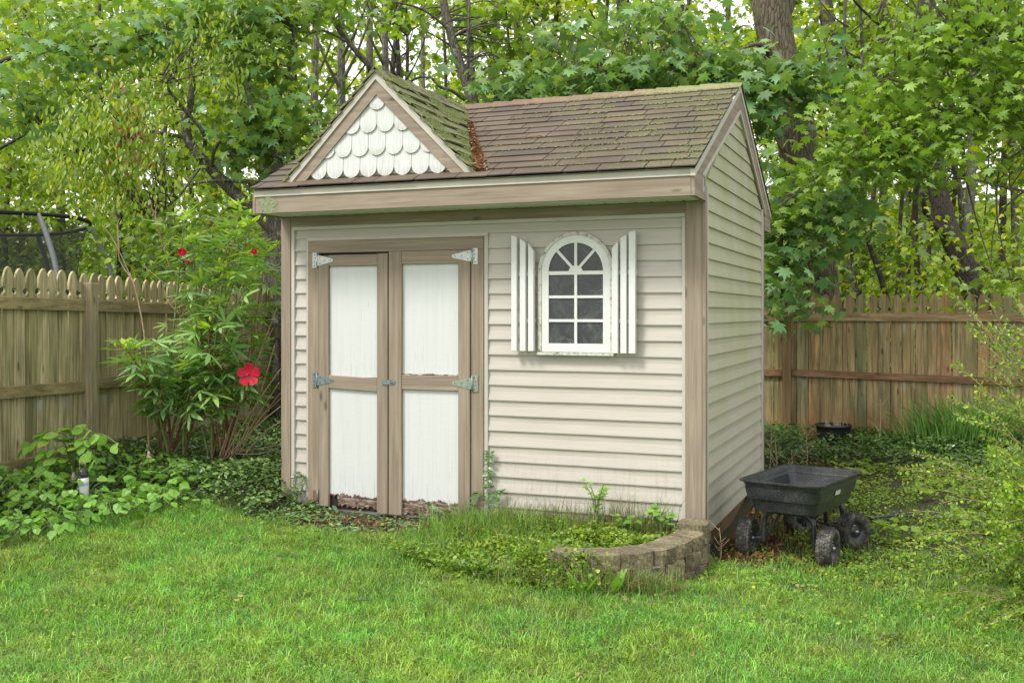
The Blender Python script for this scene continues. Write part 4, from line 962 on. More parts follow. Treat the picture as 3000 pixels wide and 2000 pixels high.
def tree(name, label, trunk, limbs, blobs, T, size, cols, bk, group=None, parts=None, per=34, sig=(.17, .07), down=.8, twigs=True, to_ground=True, near=0, var=.18):
    S, Rr = px_tube(trunk)
    if to_ground and S[0][2] > -.2:
        b = S[0].copy(); b[2] = g1(b[0], b[1]) - .1; d = S[0] - S[min(1, len(S)-1)]; S = np.vstack([b + np.array([d[0], d[1], 0]) * .5, S]); Rr = np.concatenate([[Rr[0] * 1.25], Rr])
    root = thing(name, label, 'tree', (S[0][0], S[0][1], g1(S[0][0], S[0][1])), group)
    w = max(Rr); V, F = tubev(S, Rr, 16 if w > .08 else 8, .10 if w > .08 else .05); obj('trunk', V, F, M[bk], root, True)
    att = [S]
    for lb in limbs:
        s2, r2 = px_tube(lb); V, F = tubev(s2, r2, 8, .06); obj('limb', V, F, M[bk], root, True); att.append(s2)
    if not blobs: return root
    P, C = clumps(blobs, per, sig); n = len(P); Rm = hang(n, down); Sz = size * RNG.uniform(.55, 1.15, n)
    tn = tints(n, cols, var)
    if near:
        d = np.abs((P[:, :2] - CAM[:2]) @ FW); u = 1500 + FPX * ((P[:, :2] - CAM[:2]) @ RT) / d; v = V0 - FPX * (P[:, 2] - CAM[2]) / d
        inn = (u > 0) & (u < 3000) & (v > 0) & (v < 1000); score = np.where(inn, Sz / d, 0); order = np.argsort(-score)[:near]
        leafparts('leaf', leafmesh(T, M[parts]), P[order], Rm[order], Sz[order], root)
        k = np.ones(n, bool); k[order] = False; P, Rm, Sz, tn = P[k], Rm[k], Sz[k], tn[k]
    leafcloud('crown', T, P, Rm, Sz, M['leaf'], tn, root)
    if twigs:
        A = np.concatenate(att); pl = []
        for c in C[:260]:
            dd = np.linalg.norm(A - c, axis=1) + np.maximum(0, A[:, 2] - c[2]) * .6; a = A[int(np.argmin(dd * RNG.uniform(.9, 1.5, len(A))))]
            L_ = np.linalg.norm(c - a)
            if L_ < .05 or L_ > 6: continue
            mid = (a + c) / 2 + RNG.normal(0, .06 * L_, 3) + np.array([0, 0, .06 * L_])
            pl.append(tubev(smooth_path([a, mid, c], 3), np.linspace(min(.03, .006 + .006 * L_), .0025, 7), 4, 0, False))
        if pl: o = joined('twigs', pl, M['twig'], root, True); o['kind'] = 'stuff'
    return root

BLUE = [(.08, .18, .10), (.105, .215, .12), (.065, .145, .08), (.115, .225, .10)]
LIME = [(.17, .29, .055), (.14, .25, .05), (.21, .31, .07), (.12, .22, .05)]
MID = [(.11, .225, .042), (.085, .18, .035), (.14, .265, .045), (.055, .12, .028)]
YEL = [(.145, .26, .022), (.19, .30, .022), (.12, .22, .022), (.23, .32, .028), (.055, .12, .018)]
def build_trees():
    # big Norway maple right of the shed
    tree('maple_tree', 'big furrowed maple trunk rising behind the fence just right of the shed, dark broad leaves', [(2400, 960, 11.9, 135), (2392, 803, 11.9, 122), (2360, 600, 11.9, 112), (2326, 344, 11.9, 114), (2275, 130, 11.9, 104), (2245, -60, 11.9, 108), (2200, -320, 11.9, 90)],
         [[(2250, 150, 11.8, 26), (2215, 130, 11.5, 12), (2130, 165, 11.3, 7), (2060, 190, 11, 4)], [(2290, 60, 11.9, 50), (2330, -60, 11.9, 40), (2400, -260, 11.8, 30)],
          [(2340, 520, 11.6, 16), (2300, 600, 11, 9), (2290, 760, 10.6, 6), (2300, 860, 10.4, 4)], [(2330, 300, 11.7, 16), (2240, 230, 11.2, 10), (2050, 190, 10.9, 7), (1800, 210, 10.9, 5), (1560, 260, 10.9, 4), (1440, 290, 10.9, 3)],
          [(2350, 480, 11.7, 14), (2450, 560, 11.2, 8), (2520, 640, 10.8, 5)]],
         [(1450, 270, 11, 110, 35, .5, 190), (1610, 262, 11, 130, 32, .5, 220), (1800, 230, 11, 140, 45, .5, 300), (1990, 190, 11, 120, 80, .5, 340), (2110, 250, 10.8, 70, 60, .4, 220),
          (2250, 230, 10.8, 100, 38, .4, 240), (2400, 220, 10.8, 80, 50, .4, 200), (2215, 340, 10.7, 35, 40, .3, 100), (2160, 330, 10.6, 40, 70, .3, 130), (1900, 60, 11.2, 150, 70, .6, 230), (1700, 90, 11.4, 130, 60, .6, 130),
          (2330, 600, 10.6, 100, 50, .35, 230), (2470, 600, 10.6, 90, 50, .4, 190), (2280, 720, 10.5, 50, 70, .3, 150), (2280, 830, 10.3, 50, 50, .25, 150), (2290, 890, 10.3, 50, 36, .2, 120), (2400, 700, 10.5, 60, 40, .3, 110), (2255, 600, 10.6, 25, 130, .3, 120)],
         T_NORWAY, .145, BLUE, 'bark_big', parts='maple_leaf', per=14, sig=(.20, .09), near=300, down=.7)
    tree('maple_tree', 'light green maple with long boughs reaching in from the right edge', [(3260, 900, 10.6, 70), (3230, 400, 10.6, 60), (3240, -100, 10.6, 50)],
         [[(3230, 420, 10.6, 22), (3000, 300, 10.2, 12), (2750, 360, 9.9, 8), (2520, 450, 9.8, 5), (2330, 570, 9.7, 3)], [(3230, 250, 10.6, 18), (2980, 120, 10.2, 12), (2780, 150, 10, 7), (2600, 230, 10, 4)], [(3230, 600, 10.6, 16), (3000, 560, 10.3, 9), (2830, 520, 10, 5)]],
         [(2280, 570, 9.8, 60, 35, .25, 120), (2235, 640, 9.8, 22, 80, .2, 70), (2430, 490, 9.9, 90, 40, .3, 260), (2560, 420, 9.9, 110, 70, .35, 420), (2700, 400, 9.9, 100, 90, .35, 420), (2680, 500, 9.9, 60, 50, .3, 130), (2620, 290, 10, 120, 50, .35, 300), (2530, 330, 10, 70, 40, .3, 150),
          (2780, 130, 10, 120, 90, .4, 380), (2930, 60, 10, 110, 90, .4, 380), (2890, 200, 10, 110, 70, .4, 330), (2960, 300, 10, 90, 70, .4, 300), (2850, 330, 10, 100, 60, .4, 260), (2980, 420, 10, 60, 60, .4, 130), (2960, 820, 9.9, 60, 30, .3, 60), (2660, 180, 10, 60, 50, .4, 120), (3100, 200, 10, 90, 300, .5, 500), (2800, -120, 10.2, 300, 120, .6, 500)],
         T_NORWAY, .105, [(.11, .225, .055), (.14, .27, .06), (.085, .18, .05)], 'bark_grey', parts='sugar_leaf', per=18, sig=(.19, .07), near=300, down=.7)
    tree('leaning_tree', 'dark wet leaning trunk behind the right fence under light maple boughs', [(2872, 900, 14, 78), (2860, 861, 14, 70), (2808, 740, 14, 66), (2774, 660, 14, 58), (2742, 517, 14, 56), (2725, 300, 14, 44), (2717, 172, 14, 40), (2700, -80, 14, 34)],
         [[(2790, 700, 14, 26), (2720, 640, 13.8, 18), (2700, 560, 13.6, 14)], [(2722, 190, 14, 12), (2560, 60, 13.6, 8), (2500, 0, 13.4, 6)], [(2720, 110, 14, 10), (2620, 110, 13.6, 8), (2540, 150, 13.4, 5)], [(2840, 760, 14, 16), (2930, 810, 13.8, 9), (3020, 820, 13.6, 7)]],
         [(2700, 100, 13.8, 250, 120, 1.2, 500), (2600, 250, 14.2, 160, 100, 1, 360)], T_MAPLE, .12, MID, 'bark_dark', per=22)
    tree('pale_tree', 'straight pale grey trunk standing right of the dark leaning trunk', [(2800, 860, 17, 30), (2822, 717, 17, 28), (2843, 574, 17, 27), (2849, 373, 17, 25), (2850, 100, 17, 22), (2855, -100, 17, 20)], [[(2849, 350, 17, 10), (2960, 250, 16.6, 6), (3040, 160, 16.4, 5)]],
         [(2850, 60, 17, 200, 160, 1.5, 500)], T_MAPLE, .12, YEL, 'bark_grey', per=22)
    tree('grey_tree', 'lichened grey trunk in the treetops right of the big maple', [(2480, 800, 15, 30), (2470, 400, 15, 36), (2440, 140, 15, 40), (2412, 0, 15, 46), (2390, -150, 15, 40)], [[(2440, 140, 15, 14), (2560, 60, 14.7, 9), (2600, -60, 14.5, 6)]],
         [(2500, 40, 15, 160, 100, 1.2, 420), (2600, 420, 15, 120, 100, 1, 260)], T_MAPLE, .12, YEL, 'bark_lich', per=22)
    tree('slanting_sapling', 'thin black slanting sapling between the big maple and the dark leaning trunk', [(2600, 880, 13.2, 16), (2570, 780, 13.2, 17), (2540, 700, 13.2, 12), (2510, 610, 13.2, 8), (2500, 520, 13.2, 6)], [[(2545, 710, 13.2, 8), (2500, 690, 13, 6), (2480, 640, 13, 4)]],
         [(2560, 720, 13.4, 100, 70, .6, 170)], T_MAPLE, .11, MID, 'bark_dark', per=16)
    # left side
    tree('cherry_tree', 'lichened cherry trunk leaning left beside the shed eave, drooping light oval leaves', [(830, 700, 10.9, 44), (740, 612, 10.9, 38), (717, 593, 10.9, 36), (647, 526, 10.9, 34), (580, 452, 10.9, 30), (551, 406, 10.9, 28), (543, 352, 10.9, 26), (555, 307, 10.9, 24), (564, 249, 10.9, 18), (560, 160, 10.9, 14), (600, -40, 10.9, 11)],
         [[(600, 440, 10.9, 14), (593, 385, 10.7, 12), (530, 310, 10.5, 10), (473, 236, 10.3, 8)], [(556, 320, 10.9, 12), (510, 230, 10.6, 9), (465, 218, 10.4, 7)], [(551, 406, 10.9, 14), (420, 385, 10.5, 10), (360, 420, 10.3, 8), (200, 450, 10.2, 5)], [(620, 500, 10.9, 12), (640, 420, 10.7, 9), (760, 330, 10.6, 6)],
          [(600, 470, 10.9, 10), (520, 580, 10.5, 6), (440, 640, 10.4, 4)]],
         [(310, 350, 10, 130, 70, .4, 620), (260, 410, 10, 120, 60, .4, 620), (400, 460, 10, 110, 70, .4, 560), (210, 490, 10.1, 100, 45, .4, 420), (370, 530, 10.1, 70, 50, .35, 380), (250, 530, 10.1, 60, 25, .3, 130), (430, 290, 10.1, 80, 50, .35, 320), (400, 570, 10, 80, 50, .3, 260),
          (560, 180, 10.2, 30, 80, .2, 170), (665, 210, 10.2, 26, 100, .2, 190), (640, 110, 10.3, 50, 70, .3, 200)],
         T_OVAL, .074, [(.115, .23, .05), (.15, .27, .065), (.08, .18, .04), (.20, .29, .055)], 'bark_lich', per=26, sig=(.15, .11), down=1.3)
    tree('maple_tree', 'bluish green maple hanging over the left fence from the top left', [(-160, 900, 12, 60), (-140, 300, 12, 50), (-120, -100, 12, 44)],
         [[(-140, 250, 12, 20), (60, 160, 11.4, 12), (250, 140, 11, 8), (480, 90, 10.8, 5)], [(-140, 500, 12, 14), (30, 420, 11.5, 8), (120, 360, 11.3, 5)]],
         [(200, 150, 11, 130, 50, .4, 300), (370, 130, 10.9, 100, 45, .4, 250), (480, 70, 10.9, 80, 50, .4, 180), (120, 340, 11.4, 80, 60, .5, 180), (60, 280, 11.3, 90, 50, .5, 160), (130, 60, 11.3, 120, 60, .5, 220)],
         T_NORWAY, .12, [(.075, .16, .055), (.095, .19, .06), (.11, .22, .055)], 'bark_dark', per=16, sig=(.2, .09), near=160, parts='maple_leaf')
    tree('maple_tree', 'young bluish maple behind the left roof corner with star shaped leaves', [(790, 900, 11.8, 34), (775, 500, 11.8, 33), (759, 385, 11.8, 31), (738, 303, 11.8, 28), (721, 199, 11.8, 24), (735, 60, 11.8, 18), (740, -120, 11.8, 12)],
         [[(765, 420, 11.8, 14), (800, 330, 11.6, 12), (850, 200, 11.4, 12), (860, 80, 11.3, 9)], [(740, 320, 11.8, 10), (800, 380, 11.4, 8), (830, 460, 11, 6)], [(730, 240, 11.8, 9), (700, 120, 11.4, 6)], [(770, 400, 11.8, 9), (700, 440, 11, 6), (620, 470, 10.8, 4)]],
         [(700, 60, 11, 80, 60, .4, 260), (770, 20, 11, 80, 50, .4, 200), (700, 170, 11, 60, 40, .4, 130), (790, 160, 11.1, 50, 70, .4, 140), (720, 420, 10.9, 60, 35, .3, 200), (770, 370, 10.9, 60, 50, .3, 240), (800, 300, 11, 50, 60, .3, 160), (830, 400, 11, 50, 50, .3, 120), (930, 40, 11.4, 70, 50, .4, 150), (740, 500, 10.8, 40, 20, .2, 60), (590, 40, 11.2, 70, 60, .4, 160)],
         T_NORWAY, .12, [(.075, .16, .06), (.095, .19, .065), (.12, .23, .06)], 'bark_grey', per=15, sig=(.18, .08), near=220, parts='maple_leaf')
    tree('dark_tree', 'dark speckled trunk seen through the gap beside the left shed corner', [(818, 1100, 10.9, 48), (815, 800, 10.9, 46), (806, 560, 10.9, 40), (820, 420, 10.9, 26)], [[(812, 600, 10.9, 22), (760, 540, 10.8, 16), (640, 530, 10.7, 10), (560, 540, 10.6, 5)]], [], T_MAPLE, .1, MID, 'bark_lich', twigs=False)
    # behind the shed
    tree('leaning_tree', 'slim trunk leaning left above the gable peak', [(1180, 300, 11.6, 24), (1091, 200, 11.6, 22), (1060, 170, 11.6, 18), (1023, 126, 11.6, 17), (982, 68, 11.6, 16), (955, 0, 11.6, 15), (930, -120, 11.6, 12)], [[(1023, 126, 11.6, 8), (940, 90, 11.3, 7), (880, 120, 11.2, 5)]],
         [(900, 0, 11.6, 120, 70, .5, 200), (1000, 330, 12.5, 90, 60, .5, 160)], T_MAPLE, .115, MID, 'bark_lich', per=18)
    tree('curved_tree', 'mossy curved trunk rising from behind the valley of the roof', [(1400, 420, 11.4, 44), (1384, 299, 11.4, 36), (1366, 240, 11.4, 32), (1346, 187, 11.4, 30), (1322, 102, 11.4, 27), (1298, 0, 11.4, 24), (1285, -120, 11.4, 20)],
         [[(1384, 310, 11.4, 14), (1330, 270, 11.2, 11), (1290, 255, 11.1, 9), (1258, 222, 11, 6)], [(1318, 90, 11.4, 8), (1240, 30, 11.2, 7), (1150, 5, 11, 5)], [(1370, 260, 11.4, 11), (1372, 120, 11.2, 10), (1375, 0, 11.2, 8)], [(1325, 110, 11.4, 8), (1375, 85, 11.2, 8), (1362, 130, 11.2, 6)]],
         [(1480, 150, 12, 100, 60, .6, 220), (1400, 50, 12, 120, 60, .6, 220), (1240, 60, 12.2, 80, 40, .6, 90)], T_MAPLE, .12, MID, 'bark_lich', per=18)
    fork = [('slender_tree', 'twin dark trunks left of the gable peak against the bright sky gap', 1000, 26, 13, 0), ('slender_tree', 'slim pale trunk just right of the gable peak in the sky gap', 1130, 22, 13.5, 5), ('slender_tree', 'thin straight trunk over the ridge between dormer and curved trunk', 1168, 15, 14, 14),
            ('slender_tree', 'dark thin trunk above the middle of the main ridge', 1760, 13, 13, -30), ('slender_tree', 'thin forked trunk above the left half of the main ridge', 1600, 18, 13, -55), ('slender_tree', 'grey trunk above the right third of the ridge, half hidden by leaves', 1945, 22, 13.5, 5), ('slender_tree', 'thin dark stem left of the dark trunk over the ridge', 1500, 9, 12.6, 30)]
    for nm, lb, u, w, Z, ln in fork:
        lim = []
        for k in range(3):
            v = random.uniform(0, 230); s = random.choice([-1, 1]); lim.append([(u - ln*(v/300), v + 60, Z, w*.5), (u + s*50, v - 40, Z - .2, w*.3), (u + s*90, v - 150, Z - .3, w*.2)])
        tree(nm, lb, [(u + ln*.6, 600, Z, w*1.15), (u + ln*.2, 300, Z, w), (u - ln*.4, 100, Z, w*.85), (u - ln, -120, Z, w*.7)], lim,
             [(u + random.uniform(-60, 60), random.uniform(-60, 60), Z, 110, 60, .8, 110 if 950 < u < 1200 else 240)] + ([(u + 40, 190, Z + .5, 100, 70, .7, 220)] if u > 1300 else []), T_MAPLE, .115, YEL if u > 1300 else MID, 'bark_dark' if w < 20 else 'bark_grey', per=18)
    # deeper wood: trees one can still tell apart by their trunks
    lab = 'forest tree with yellow green crown standing among others deep in the wood'
    us = [-180, -40, 60, 180, 290, 390, 470, 620, 690, 850, 915, 1080, 1240, 1430, 1530, 1680, 1850, 2040, 2150, 2520, 2580, 2660, 2710, 2930, 2980, 3080, 3190]
    for i, u in enumerate(us):
        Z = random.uniform(15, 26); w = random.uniform(.10, .26) * FPX / Z; ln = random.uniform(-40, 40); gap = 830 < u < 1320
        bl = []
        for k in range(4 if not gap else 2):
            bl.append((u + random.uniform(-130, 130), random.uniform(-120, 480) if not gap else random.choice([-60, 330, 420]), Z + random.uniform(-1, 1), random.uniform(90, 150), random.uniform(50, 90), 1.2, 330 if not gap else 120))
        tree('forest_tree', lab, [(u, 900, Z, w), (u + ln*.3, 500, Z, w*.9), (u + ln*.7, 150, Z, w*.7), (u + ln, -160, Z, w*.5)], [[(u + ln*.5, 320, Z, w*.35), (u + random.choice([-1, 1])*90, 200, Z, w*.2), (u + random.choice([-1, 1])*130, 90, Z, w*.12)]], bl, T_MAPLE, .13, random.choice([YEL, YEL, LIME, MID]), random.choice(['bark_dark', 'bark_grey']), group='trees deep in the wood', per=20, sig=(.28, .12), twigs=(i % 2 == 0))
def build_saplings():
    for i in range(46):
        u = random.choice([random.uniform(-200, 860), random.uniform(-200, 860), random.uniform(860, 2200), random.uniform(2450, 3250), random.uniform(2450, 3250), random.uniform(2450, 3250)])
        Z = random.uniform(12.9, 22) if u > 330 else random.uniform(17.5, 24); w = random.uniform(.035, .11) * FPX / Z; ln = random.uniform(-110, 110); q = random.uniform(-40, 40)
        lim = []
        for k in range(4):
            f = random.uniform(.25, .95); v = 850 - 950*f; sd = random.choice([-1, 1]); U = u + ln*f; rr = random.uniform(50, 150)
            lim.append([(U, v, Z, w*.45), (U + sd*rr*.5, v - rr*.35, Z - .1, w*.3), (U + sd*rr, v - rr*random.uniform(.3, 1.1), Z - .25, w*.16)])
        tree('sapling', 'slender dark sapling trunk with bare side twigs inside the wood', [(u, 900, Z, w), (u + ln*.35 + q, 560, Z, w*.9), (u + ln*.7 - q, 220, Z, w*.75), (u + ln, -140, Z, w*.5)], lim, None, T_MAPLE, .1, MID, random.choice(['bark_dark', 'bark_dark', 'bark_lich']), group='slender saplings in the wood')
build_trees()
build_saplings()

def build_undergrowth():
    # leafy understorey and far woodland mass
    def field(name, n, zr, urange, vz, size, cols, lab, T=T_MAPLE):
        Z = RNG.uniform(*zr, n); u = RNG.uniform(*urange, n); k = n // 22
        cu = RNG.uniform(*urange, k); cz = RNG.uniform(*zr, k); ch = vz[0] + (vz[1] - vz[0]) * RNG.random(k) ** 1.2
        # thin out where the photo shows a bright gap in the canopy
        bad = (cu > 900) & (cu < 1280) & (ch > 4.6) & (RNG.random(k) < .3); bad |= (cu < 330) & (ch < 3.2) & (cz < 17.6); bad |= (cu > 2080) & (cu < 2210) & (ch > 4.4) & (RNG.random(k) < .5)
        cu, cz, ch = cu[~bad], cz[~bad], ch[~bad]; k = len(cu)
        C = np.stack([CAM[0] + (FW[0] + RT[0]*(cu-1500)/FPX)*cz, CAM[1] + (FW[1] + RT[1]*(cu-1500)/FPX)*cz, ch], 1)
        P = np.repeat(C, 22, 0); P = P + RNG.normal(size=P.shape) * np.array([.32, .32, .15]); n = len(P)
        Rm = hang(n, .7); S = size * RNG.uniform(.6, 1.2, n); o = leafcloud(name, T, P, Rm, S, M['leaf'], tints(n, cols, .25)); tag(o, lab)
    field('undergrowth', 13000, (12.6, 17), (-500, 900), (.1, 2.6), .10, MID + BLUE, 'leafy undergrowth behind the left fence')
    field('undergrowth', 12000, (12.8, 18), (2150, 3500), (.1, 2.4), .10, YEL + MID, 'leafy undergrowth behind the right fence')
    field('woodland', 52000, (17, 30), (-700, 3700), (.3, 9.5), .17, YEL + MID, 'sunlit yellow green woodland in the distance')
    field('undergrowth', 9000, (18, 24), (-500, 420), (.1, 4.2), .15, MID + LIME, 'green thicket beyond the trampoline')
    field('woodland', 9000, (13.2, 16.5), (-500, 860), (2.2, 5.6), .12, MID + LIME, 'green leaf canopy filling the wood on the left')
    field('woodland', 42000, (32, 46), (-900, 3900), (0, 13), .34, YEL, 'far pale green woodland edge')
build_undergrowth()
def build_filler_hill():  # rise added to block the white sky low between the trees
    xs = np.linspace(-90, 60, 50); ys = np.linspace(38, 110, 20); X, Y = np.meshgrid(xs, ys); t = np.clip((Y - 38)/14, 0, 1); Z = -.6 + 7.5*t*t*(3-2*t) + 2.2*(vn(X, Y, .12, 3) - .5)*t + .8*(vn(X, Y, .5, 6)-.5)*t
    V = np.stack([X, Y, Z], -1).reshape(-1, 3); i = (np.arange(19)[:, None]*50 + np.arange(49)[None]).ravel(); F = np.stack([i, i+1, i+51, i+50], 1)
    m, nt, b = mat('filler_hill_green'); co = coords(nt); n = noise(nt, co, .9, 7, .75); c = ramp(nt, n, 0, [(.3, (.03, .055, .015)), (.5, (.12, .21, .04)), (.7, (.24, .36, .07))]); L(nt, c, 0, b, 'Base Color'); b.inputs['Roughness'].default_value = .95; bump(nt, b, n, 0, 1.0, .4)
    o = fobj('filler_hill', V, F, np.full(len(F), 4), m, smooth=True); tag(o, 'green rise added behind the trees to block low sky gaps', kind='structure')
build_filler_hill()

# ------------------------------------------------------------------ lawn and ground cover
BX = [-9, -4.6, -4.25, -3.82, -3.66, -3.60, -3.4, -3.1, -2.7, -2.34, -1.94, -1.7, -1.4, 0.0, .3, .6, 3, 9]
BY = [-3.4, -2.6, -2.2, -1.83, -1.5, -.95, -.52, -.52, -.66, -.68, -.60, -.35, -.2, -.2, .1, .6, 1.2, 1.2]
def in_bed(x, y): return ((x + .76) / .80) ** 2 + ((y + .06) / 1.13) ** 2 < 1
def bed_z(x, y):
    g = gtop(x, y); t = 1 - np.sqrt(((x + .76) / .76) ** 2 + ((y + .06) / 1.03) ** 2)
    wl = np.where(x < -.85, .34, .05); k = np.clip(t / wl, 0, 1); k = k*k*(3 - 2*k)
    return g + k * (np.maximum(np.where(x < -.7, -.205, -.17) + (vn(x, y, 5, 9) - .5) * .05, g) - g)
def build_bed():
    xs = np.linspace(-1.66, .0, 60); ys = np.linspace(-1.2, -.016, 50); X, Y = np.meshgrid(xs, ys); Z = bed_z(X, Y) - .006
    Z = np.where(((X + .76) / .78) ** 2 + ((Y + .06) / 1.06) ** 2 > 1, Z - .03, Z)
    V = np.stack([X, Y, Z], -1).reshape(-1, 3); nx = 60; i = (np.arange(49)[:, None] * nx + np.arange(59)[None]).ravel()
    F = np.stack([i, i+1, i+1+nx, i+nx], 1); o = fobj('flower_bed_soil', V, F, np.full(len(F), 4), M['soil'], smooth=True); tag(o, 'raised soil of the weedy bed below the window', kind='structure')
build_bed()
def blades(name, X, Y, Z, h, wdt, tint, lean=None, mt='grass', label=None, bend=.6, parent=None, bmin=.05):
    n = len(X); a = RNG.uniform(0, 2*np.pi, n)
    d = np.stack([np.cos(a), np.sin(a)], 1) * RNG.uniform(bmin, bend, (n, 1))
    if lean is not None: d = d + lean
    f = RNG.uniform(0, 2*np.pi, n); s = np.stack([np.cos(f), np.sin(f), np.zeros(n)], 1) * (wdt * .5)[:, None] if hasattr(wdt, '__len__') else np.stack([np.cos(f), np.sin(f), np.zeros(n)], 1) * wdt * .5
    B = np.stack([X, Y, Z - .008], 1); h = h[:, None]; d3 = np.concatenate([d, np.zeros((n, 1))], 1)
    mid = B + np.array([0, 0, 1.]) * h * .58 + d3 * h * .30; q = np.linalg.norm(d, axis=1)[:, None]
    top = B + np.array([0, 0, 1.]) * h * np.clip(1 - .35*q*q, .25, 1) + d3 * h * .95
    V = np.stack([B - s, B + s, mid + s*.8, mid - s*.8, top], 1).reshape(-1, 3)
    i = (np.arange(n) * 5)[:, None]; F = np.concatenate([i, i+1, i+2, i+3, i+3, i+2, i+4], 1).ravel(); npf = np.tile([4, 3], n)
    o = fobj(name, V, F, npf, M[mt], parent, np.repeat(tint, 2, 0)); o['kind'] = 'stuff'
    if label: o['label'] = label
    return o
def build_lawn():
    n = 720000
    X = RNG.uniform(-5.2, 3.8, n); Y = -4.3 + 5.9 * RNG.random(n) ** 1.15
    keep = (Y < np.interp(X, BX, BY) + RNG.normal(0, .05, n)) & ~in_bed(X, Y)
    # inside view with a generous margin
    dx = X - CAM[0]; dy = Y - CAM[1]; Zd = dx*FW[0] + dy*FW[1]; r = dx*RT[0] + dy*RT[1]; u = 1500 + FPX*r/np.maximum(Zd, .1)
    keep &= (u > -900) & (u < 3700) & (Zd > 3.2)
    bare = np.zeros(n)
    for cx, cy, rr in ((.25, .25, .30), (.62, -.45, .22), (1.05, -.15, .3), (.9, .5, .5), (.05, -.5, .16), (1.0, -1.35, .1), (-.05, -1.15, .12), (.3, -.95, .14)): bare = np.maximum(bare, np.exp(-((X-cx)**2 + (Y-cy)**2)/rr**2))
    thin = np.clip((Y + .25) / 1.2, 0, .85) * (X > .1)
    patch = vn(X, Y, 3.2, 4) * .6 + vn(X, Y, 11, 8) * .4
    keep &= RNG.random(n) > bare * .95; keep &= RNG.random(n) > thin; keep &= RNG.random(n) < .45 + 1.0 * patch
    X, Y = X[keep], Y[keep]; n = len(X)
    hn = vn(X, Y, 4, 1) * .5 + vn(X, Y, 13, 2) * .5
    h = (.034 + .034 * hn) * RNG.uniform(.6, 1.4, n); h = np.where(RNG.random(n) < .04, h * 1.6, h)
    la = vn(X, Y, 1.6, 6) * 9; lm = .22 * vn(X, Y, 2.3, 5); lean = np.stack([np.cos(la) * lm, np.sin(la) * lm], 1)
    t = np.array([.235, .425, .072]) * RNG.uniform(.45, 1.55, (n, 1)); c2 = vn(X, Y, 1.3, 3)[:, None]
    t = t * (1 + .28 * (c2 - .5)) * np.array([1, 1, 1]); t[:, 0] *= 1 + .5 * (vn(X, Y, 5, 9) - .4)
    dry = RNG.random(n) < .05 + .10 * (vn(X, Y, 3, 12) > .7); t[dry] = np.array([.36, .31, .15]) * RNG.uniform(.6, 1.2, (dry.sum(), 1))
    bl = RNG.random(n) < .07; t[bl] = t[bl] * np.array([.75, .95, 1.9])
    o = blades('grass', X, Y, gtop(X, Y), h, .0040, t, lean, label='short damp lawn grass in front of the shed', bend=1.5, bmin=.35)
    print('grass', n)
build_lawn()
def scatter(n, xr, yr, fn):
    X = RNG.uniform(*xr, n); Y = RNG.uniform(*yr, n); k = fn(X, Y); return X[k], Y[k]
def lowleaves(name, label, X, Y, Zb, hmax, T, size, cols, mt='gloss', up=1.4, var=.22):
    n = len(X); P = np.stack([X, Y, Zb + RNG.random(n) ** .7 * hmax], 1); a = RNG.uniform(0, 2*np.pi, n)
    tip = np.stack([np.cos(a), np.sin(a), RNG.normal(.15, .35, n)], 1); nr = np.array([0, 0, up]) + RNG.normal(0, .45, (n, 3)); S = size * RNG.uniform(.6, 1.25, n)
    o = leafcloud(name, T, P, frames(tip, nr), S, M[mt], tints(n, cols, var)); tag(o, label); return o
WINK = [(.050, .125, .055), (.07, .165, .070), (.038, .095, .045), (.11, .22, .085)]
